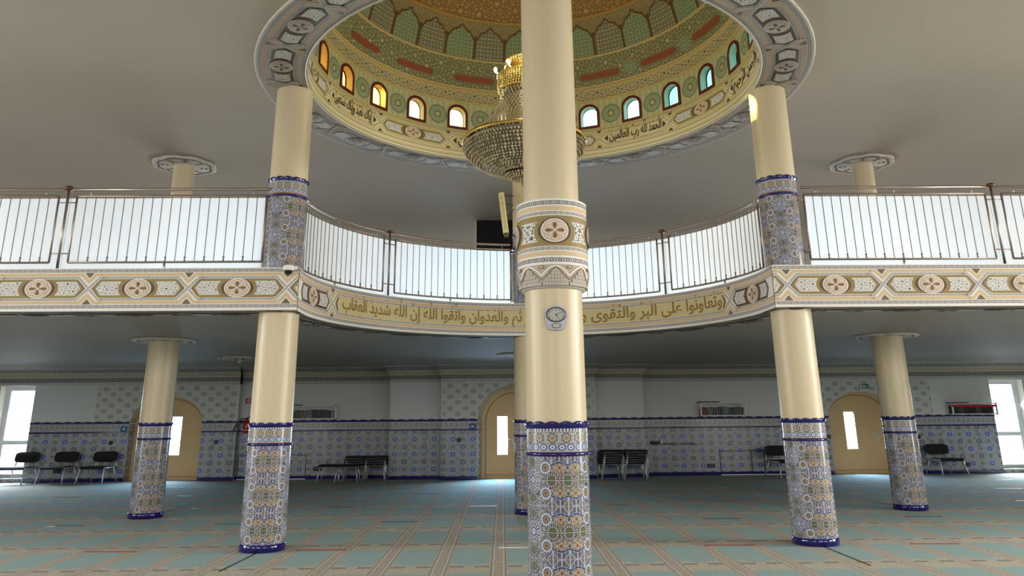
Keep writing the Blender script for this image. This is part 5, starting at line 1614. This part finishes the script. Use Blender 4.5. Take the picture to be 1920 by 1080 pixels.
# ------------------------------------------------------------------ glass-fronted book shelves
BOOKC = [mat('book_cloth_%s' % n, c, 0.6) for n, c in (('olive', (88, 86, 68)), ('grey', (112, 112, 108)), ('black', (26, 26, 28)), ('red', (132, 28, 34)), ('green', (54, 72, 62)), ('pale', (160, 156, 146)), ('blue', (46, 60, 84)))]
paper = mat('book_paper', (206, 198, 178), 0.8)
def shelf(x0, x1, y0, y1, z0, z1, label, blabel, palette, red=False):
    xm = (x0 + x1) / 2
    t = thing('book_shelf', label, 'bookshelf', (xm, y1, z0)); O = (xm, y1, z0)
    e = 0.035
    b = MB()
    for x in (x0, x1 - e):
        for y in (y0, y1 - e): b.box(x, x + e, y, y + e, z0, z1)
    for z in (z0, z1 - 0.025):
        for y in (y0, y1 - e): b.box(x0 + e, x1 - e, y, y + e, z, z + 0.025)
        for x in (x0, x1 - e): b.box(x, x + e, y0 + e, y1 - e, z, z + 0.025)
    b.build('frame', alu, t, O)
    b = MB(); b.box(x0 + e, x1 - e, y0 + 0.006, y1 - 0.006, z0 + 0.02, z0 + 0.028); b.build('shelf_board', alu, t, O)
    b = MB(); b.face([(x0 + e, y0 + 0.012, z0 + 0.025), (x1 - e, y0 + 0.012, z0 + 0.025), (x1 - e, y0 + 0.012, z1 - 0.025), (x0 + e, y0 + 0.012, z1 - 0.025)]); b.build('glass_front', glass_dark, t, O)
    for x in (x0 + 0.01, x1 - 0.045):
        for z in (z0 - 0.008, z1 - 0.01):
            b = MB(); b.rbox(x, x + e, y0 - 0.008, y0 + 0.01, z, z + 0.022, 0.006); b.build('corner_cap', blackp, t, O)
    b = MB(); b.rbox(x0 - 0.02, x0 + 0.6, y1 - 0.12, y1 - 0.03, z1 + 0.002, z1 + 0.03, 0.008); b.build('top_tray', blackp, t, O)
    if red:
        b = MB(); b.box(x0 - 0.05, x1 - 0.02, y0 - 0.012, y0 - 0.004, z1 - 0.10, z1 - 0.045); b.build('red_ribbon', red_m, t, O)
    rnd = random.Random(int(x0 * 100)); x = x0 + e + 0.01; first = None; i = 0
    while x < x1 - e - 0.06:
        w = rnd.uniform(0.038, 0.062); h = rnd.uniform(0.2, 0.235); lean = rnd.choice([0, 0, 0, 0.0, 0.12])
        m = BOOKC[palette[min(len(palette) - 1, int((x - x0) / (x1 - x0) * len(palette)))]]
        b = MB(); zz = z0 + 0.03; dx = lean * h
        if x + w + dx > x1 - e: break
        def blk(a, c, ya, yb, za, zb, mi):
            P = [(a, za), (c, za), (c + lean * (zb - zz), zb), (a + lean * (zb - zz), zb)]
            b.prism(P, ya, yb, mi)
        bk_ = thing('book', blabel, 'book', (x + w / 2, (y0 + y1) / 2, zz), blabel.replace('book', 'books', 1))
        OB = (x + w / 2, (y0 + y1) / 2, zz)
        blk(x, x + w, y0 + 0.05, y0 + 0.06, zz, zz + h, 0); blk(x, x + 0.005, y0 + 0.06, y1 - 0.05, zz, zz + h, 0); blk(x + w - 0.005, x + w, y0 + 0.06, y1 - 0.05, zz, zz + h, 0)
        b.build('cover', m, bk_, OB)
        b = MB(); blk(x + 0.005, x + w - 0.005, y0 + 0.06, y1 - 0.055, zz + 0.004, zz + h - 0.006, 0); b.build('pages', paper, bk_, OB)
        x += w + 0.006 + dx; i += 1
shelf(-5.95, -4.36, 22.55, 22.82, 1.585, 1.955, 'glass-fronted shelf of grey and black books in the left recess', 'book in the glass wall shelf of the left recess', [5, 1, 0, 1, 1, 2, 2, 6, 5])
shelf(5.84, 7.13, 22.52, 22.82, 1.575, 1.95, 'glass-fronted shelf of mixed books in the right recess', 'book in the glass wall shelf of the right recess', [3, 1, 0, 6, 1, 4, 0, 2])
shelf(12.86, 14.14, 22.30, 22.58, 1.565, 1.87, 'book shelf with red ribbon beside the right window', 'book in the red-ribboned shelf beside the right window', [2, 0, 2, 2, 0, 2, 2, 1], True)

# ------------------------------------------------------------------ fire extinguisher, signs, sockets, small items
t = thing('fire_extinguisher', 'red fire extinguisher hanging in the corner behind the left dome column', 'fire extinguisher', (-6.86, 22.7, 1.2)); O = (-6.86, 22.7, 1.2)
b = MB(); b.lathe([(0.0, 1.235), (0.08, 1.235), (0.088, 1.25), (0.088, 1.52), (0.07, 1.56), (0.035, 1.58), (0.03, 1.60)], -6.86, 22.7, 24); b.build('cylinder', red_m, t, O)
b = MB(); b.tube([(-6.86, 22.7, 1.595), (-6.86, 22.7, 1.64)], 0.024, n=12); b.build('valve', blackp, t, O)
b = MB(); b.tube([(-6.86, 22.7, 1.635), (-6.80, 22.66, 1.66), (-6.74, 22.63, 1.65)], 0.012); b.build('lever', blackp, t, O)
b = MB(); b.tube([(-6.88, 22.68, 1.615), (-6.98, 22.62, 1.62), (-7.07, 22.58, 1.53), (-7.13, 22.55, 1.40), (-7.17, 22.55, 1.31)], [0.012, 0.013, 0.014, 0.016, 0.02]); b.build('hose', blackp, t, O)
b = MB(); b.lathe([(0.09, 1.30), (0.091, 1.31), (0.09, 1.32)], -6.86, 22.7, 24); b.rbox(-6.90, -6.82, 22.78, 22.82, 1.26, 1.56, 0.01); b.build('bracket', alu, t, O)
def sign(name, label, cat, x0, x1, z0, z1, y, m, draws):
    t = thing(name, label, cat, ((x0 + x1) / 2, y, (z0 + z1) / 2)); O = ((x0 + x1) / 2, y, (z0 + z1) / 2)
    b = MB(); b.rbox(x0, x1, y - 0.014, y, z0, z1, 0.004); b.build('plate', m, t, O)
    w, h = x1 - x0, z1 - z0
    for nm, mm, polys in draws:
        b = MB()
        for pl in polys: b.face([(x0 + u * w, y - 0.016, z0 + v * h) for u, v in pl])
        b.build(nm, mm, t, O)
R4 = lambda a, c, d, e: [(a, d), (c, d), (c, e), (a, e)]
ring_ = []
for k in range(18):
    a0_, a1_ = 2 * PI * k / 18, 2 * PI * (k + 1) / 18
    q = lambda r, a: (0.42 + r * 0.62 * math.cos(a), 0.52 + r * math.sin(a))
    ring_.append([q(0.24, a0_), q(0.36, a0_), q(0.36, a1_), q(0.24, a1_)])
sign('fire_sign', 'small red square fire equipment sign above the extinguisher', 'sign', -6.98, -6.76, 2.035, 2.17, 22.82, red_sign, [('symbol', white_s, ring_ + [[(0.3, 0.3), (0.36, 0.26), (0.6, 0.75), (0.54, 0.8)], R4(0.74, 0.84, 0.15, 0.85)])])
run = [[(0.42, 0.72), (0.5, 0.72), (0.5, 0.86), (0.42, 0.86)], [(0.40, 0.4), (0.48, 0.36), (0.52, 0.66), (0.42, 0.68)], [(0.42, 0.42), (0.36, 0.14), (0.42, 0.12), (0.49, 0.4)], [(0.45, 0.4), (0.58, 0.3), (0.56, 0.1), (0.62, 0.1), (0.64, 0.36), (0.49, 0.5)],
       [(0.5, 0.62), (0.62, 0.5), (0.64, 0.56), (0.5, 0.7)], [(0.42, 0.64), (0.32, 0.52), (0.35, 0.47), (0.44, 0.56)]]
sign('exit_sign', 'green and white emergency exit sign above the right arched door', 'exit sign', 10.46, 10.74, 2.30, 2.42, 22.60, green_sign,
     [('running_figure', white_s, run), ('door_symbol', white_s, [R4(0.06, 0.26, 0.12, 0.88)]), ('arrow', white_s, [[(0.72, 0.42), (0.84, 0.42), (0.84, 0.28), (0.95, 0.5), (0.84, 0.72), (0.84, 0.58), (0.72, 0.58)]])])
for x, y, la in ((-10.20, 22.60, 'small blue sign with white symbol on the tile border left of the left door'), (-0.54, 22.05, 'small blue sign with white symbol on the tile border left of the middle door')):
    sign('blue_sign', la, 'sign', x - 0.09, x + 0.09, 1.29, 1.44, y, blue_sign, [('symbol', white_s, [R4(0.3, 0.44, 0.32, 0.48), R4(0.54, 0.7, 0.32, 0.48), R4(0.3, 0.7, 0.54, 0.68)])])
for x, y, z, w, la in ((-10.51, 22.60, 1.01, 0.10, 'dark socket plate on the tiles left of the left arched door'), (-11.87, 22.60, 0.28, 0.2, 'dark double socket low behind the row of chairs'),
                       (-7.63, 22.60, 1.01, 0.10, 'dark socket plate on the tiles right of the left arched door'), (6.10, 22.82, 0.25, 0.22, 'dark double socket low in the right recess'),
                       (-4.84, 22.82, 0.27, 0.26, 'dark double socket low beside the stools in the left recess'), (13.22, 22.60, 0.23, 0.12, 'dark socket plate behind the single chair near the right window'),
                       (11.95, 22.60, 0.98, 0.10, 'dark socket plate beside the rightmost tiled column'), (-0.91, 22.05, 1.02, 0.12, 'dark socket plate left of the middle door'), (9.42, 22.60, 1.0, 0.1, 'dark socket plate between the right dome column and the right door')):
    t = thing('socket_plate', la, 'socket', (x, y, z)); b = MB()
    b.rbox(x - w / 2, x + w / 2, y - 0.014, y, z - 0.05, z + 0.05, 0.01); b.build('plate', socket_m, t, (x, y, z))
    b = MB(); b.prism([(x - w * 0.3, z - 0.03), (x + w * 0.3, z - 0.03), (x + w * 0.3, z + 0.03), (x - w * 0.3, z + 0.03)], y - 0.018, y - 0.013); b.build('insert', blackp, t, (x, y, z))
t = thing('wall_ledge', 'narrow wall ledge carrying small items in the right recess', 'ledge', (5.1, 22.8, 0.84)); b = MB(); b.rbox(4.44, 5.75, 22.70, 22.82, 0.83, 0.845, 0.005); b.build('board', mat('grey_ledge', (120, 124, 130), 0.4), t, (5.1, 22.8, 0.84))
t = thing('black_box', 'small black box on the ledge in the right recess', 'box', (4.55, 22.74, 0.845)); b = MB(); b.rbox(4.44, 4.66, 22.71, 22.79, 0.845, 0.92, 0.01); b.build('case', blackp, t, (4.55, 22.74, 0.845))
t = thing('white_bottle', 'small white bottle beside the black box on the ledge', 'bottle', (4.74, 22.75, 0.845)); b = MB(); b.lathe([(0.0, 0.845), (0.032, 0.845), (0.032, 0.93), (0.014, 0.95)], 4.74, 22.75, 16); b.build('body', white_s, t, (4.74, 22.75, 0.845))
b = MB(); b.lathe([(0.015, 0.945), (0.015, 0.97), (0.0, 0.972)], 4.74, 22.75, 12); b.build('cap', white_s, t, (4.74, 22.75, 0.845))
for x, la in ((4.97, 'flat dark tray on the ledge, nearer the white bottle'), (5.5, 'flat dark tray on the ledge, farther from the white bottle')):
    b = MB(); b.rbox(x - 0.11, x + 0.11, 22.72, 22.80, 0.846, 0.862, 0.006)
    o = tag(b.build('tray', socket_m, None, (x, 22.76, 0.846)), la, 'tray')

# ------------------------------------------------------------------ marker tapes on the carpet
tape_c = dict(red=mat('red_tape', (150, 62, 58), 0.7), dark=mat('dark_tape', (58, 60, 60), 0.7), white=mat('white_tape', (226, 228, 230), 0.6))
TAPES = [('red', -5.19, -4.52, 10.79, 'red floor tape at far left of the second tape row'), ('red', -2.51, -1.85, 10.74, 'red floor tape just right of the left dome column foot'),
         ('red', 2.71, 3.35, 10.75, 'red floor tape left of the right dome column foot'), ('red', 5.33, 5.95, 10.67, 'red floor tape right of the right dome column foot'),
         ('dark', -1.81, -1.21, 13.46, 'dark floor tape on the carpet left of the middle, third tape row'), ('dark', -1.77, -1.14, 18.18, 'dark floor tape far back near the left pilaster'),
         ('dark', -9.54, -8.95, 18.23, 'dark floor tape far back at the left, before the chairs'), ('dark', 3.39, 3.98, 13.42, 'dark floor tape between the central and right dome columns'),
         ('dark', 6.69, 7.27, 13.41, 'dark floor tape in front of the rightmost tiled column'), ('dark', 3.47, 4.05, 18.12, 'dark floor tape far back right of the central column'),
         ('dark', -6.95, -6.48, 13.40, 'dark floor tape left of the leftmost tiled column foot'), ('dark', -4.44, -4.03, 13.42, 'dark floor tape touching the left dome column'),
         ('dark', -3.05, -2.59, 15.69, 'dark floor tape right of the left dome column, fourth row'), ('dark', 2.13, 2.57, 15.65, 'dark floor tape right of the central column, fourth row'),
         ('white', -0.44, 0.07, 15.62, 'white floor tape left of the column behind the central one'), ('white', 0.07, 0.66, 10.75, 'white floor tape touching the central column'),
         ('white', -8.09, -7.64, 20.62, 'white floor tape nearest the left arched door'), ('white', -6.90, -6.59, 18.27, 'white floor tape second from the left arched door'),
         ('white', -5.66, -5.52, 15.69, 'tiny white floor tape right of the leftmost column foot'), ('white', 12.52, 12.92, 20.29, 'white floor tape in front of the single chair'),
         ('white', 11.10, 11.66, 18.04, 'white floor tape at right, middle one of three'), ('white', 9.91, 10.5, 15.57, 'white floor tape cut off by the right photo edge'), ('white', -7.03, -6.90, 13.33, 'tiny white floor tape left of the leftmost column')]
for c, xa, xb, y, la in TAPES:
    b = MB(); w = 0.022
    k = -0.06 * (xb - xa)
    pts = [(xa, y - w - k / 2), (xb, y - w + k / 2), (xb, y + w + k / 2), (xa, y + w - k / 2)]
    b.face([(x, q, 0.004) for x, q in pts])
    for i in range(4):
        j = (i + 1) % 4; b.face([(pts[j][0], pts[j][1], 0.004), (pts[i][0], pts[i][1], 0.004), (pts[i][0], pts[i][1], 0.0), (pts[j][0], pts[j][1], 0.0)])
    tag(b.build('floor_tape', tape_c[c], None, ((xa + xb) / 2, y, 0.0)), la, 'floor tape', 'marker tapes on the carpet')
bpy.data.objects.remove(_fo)
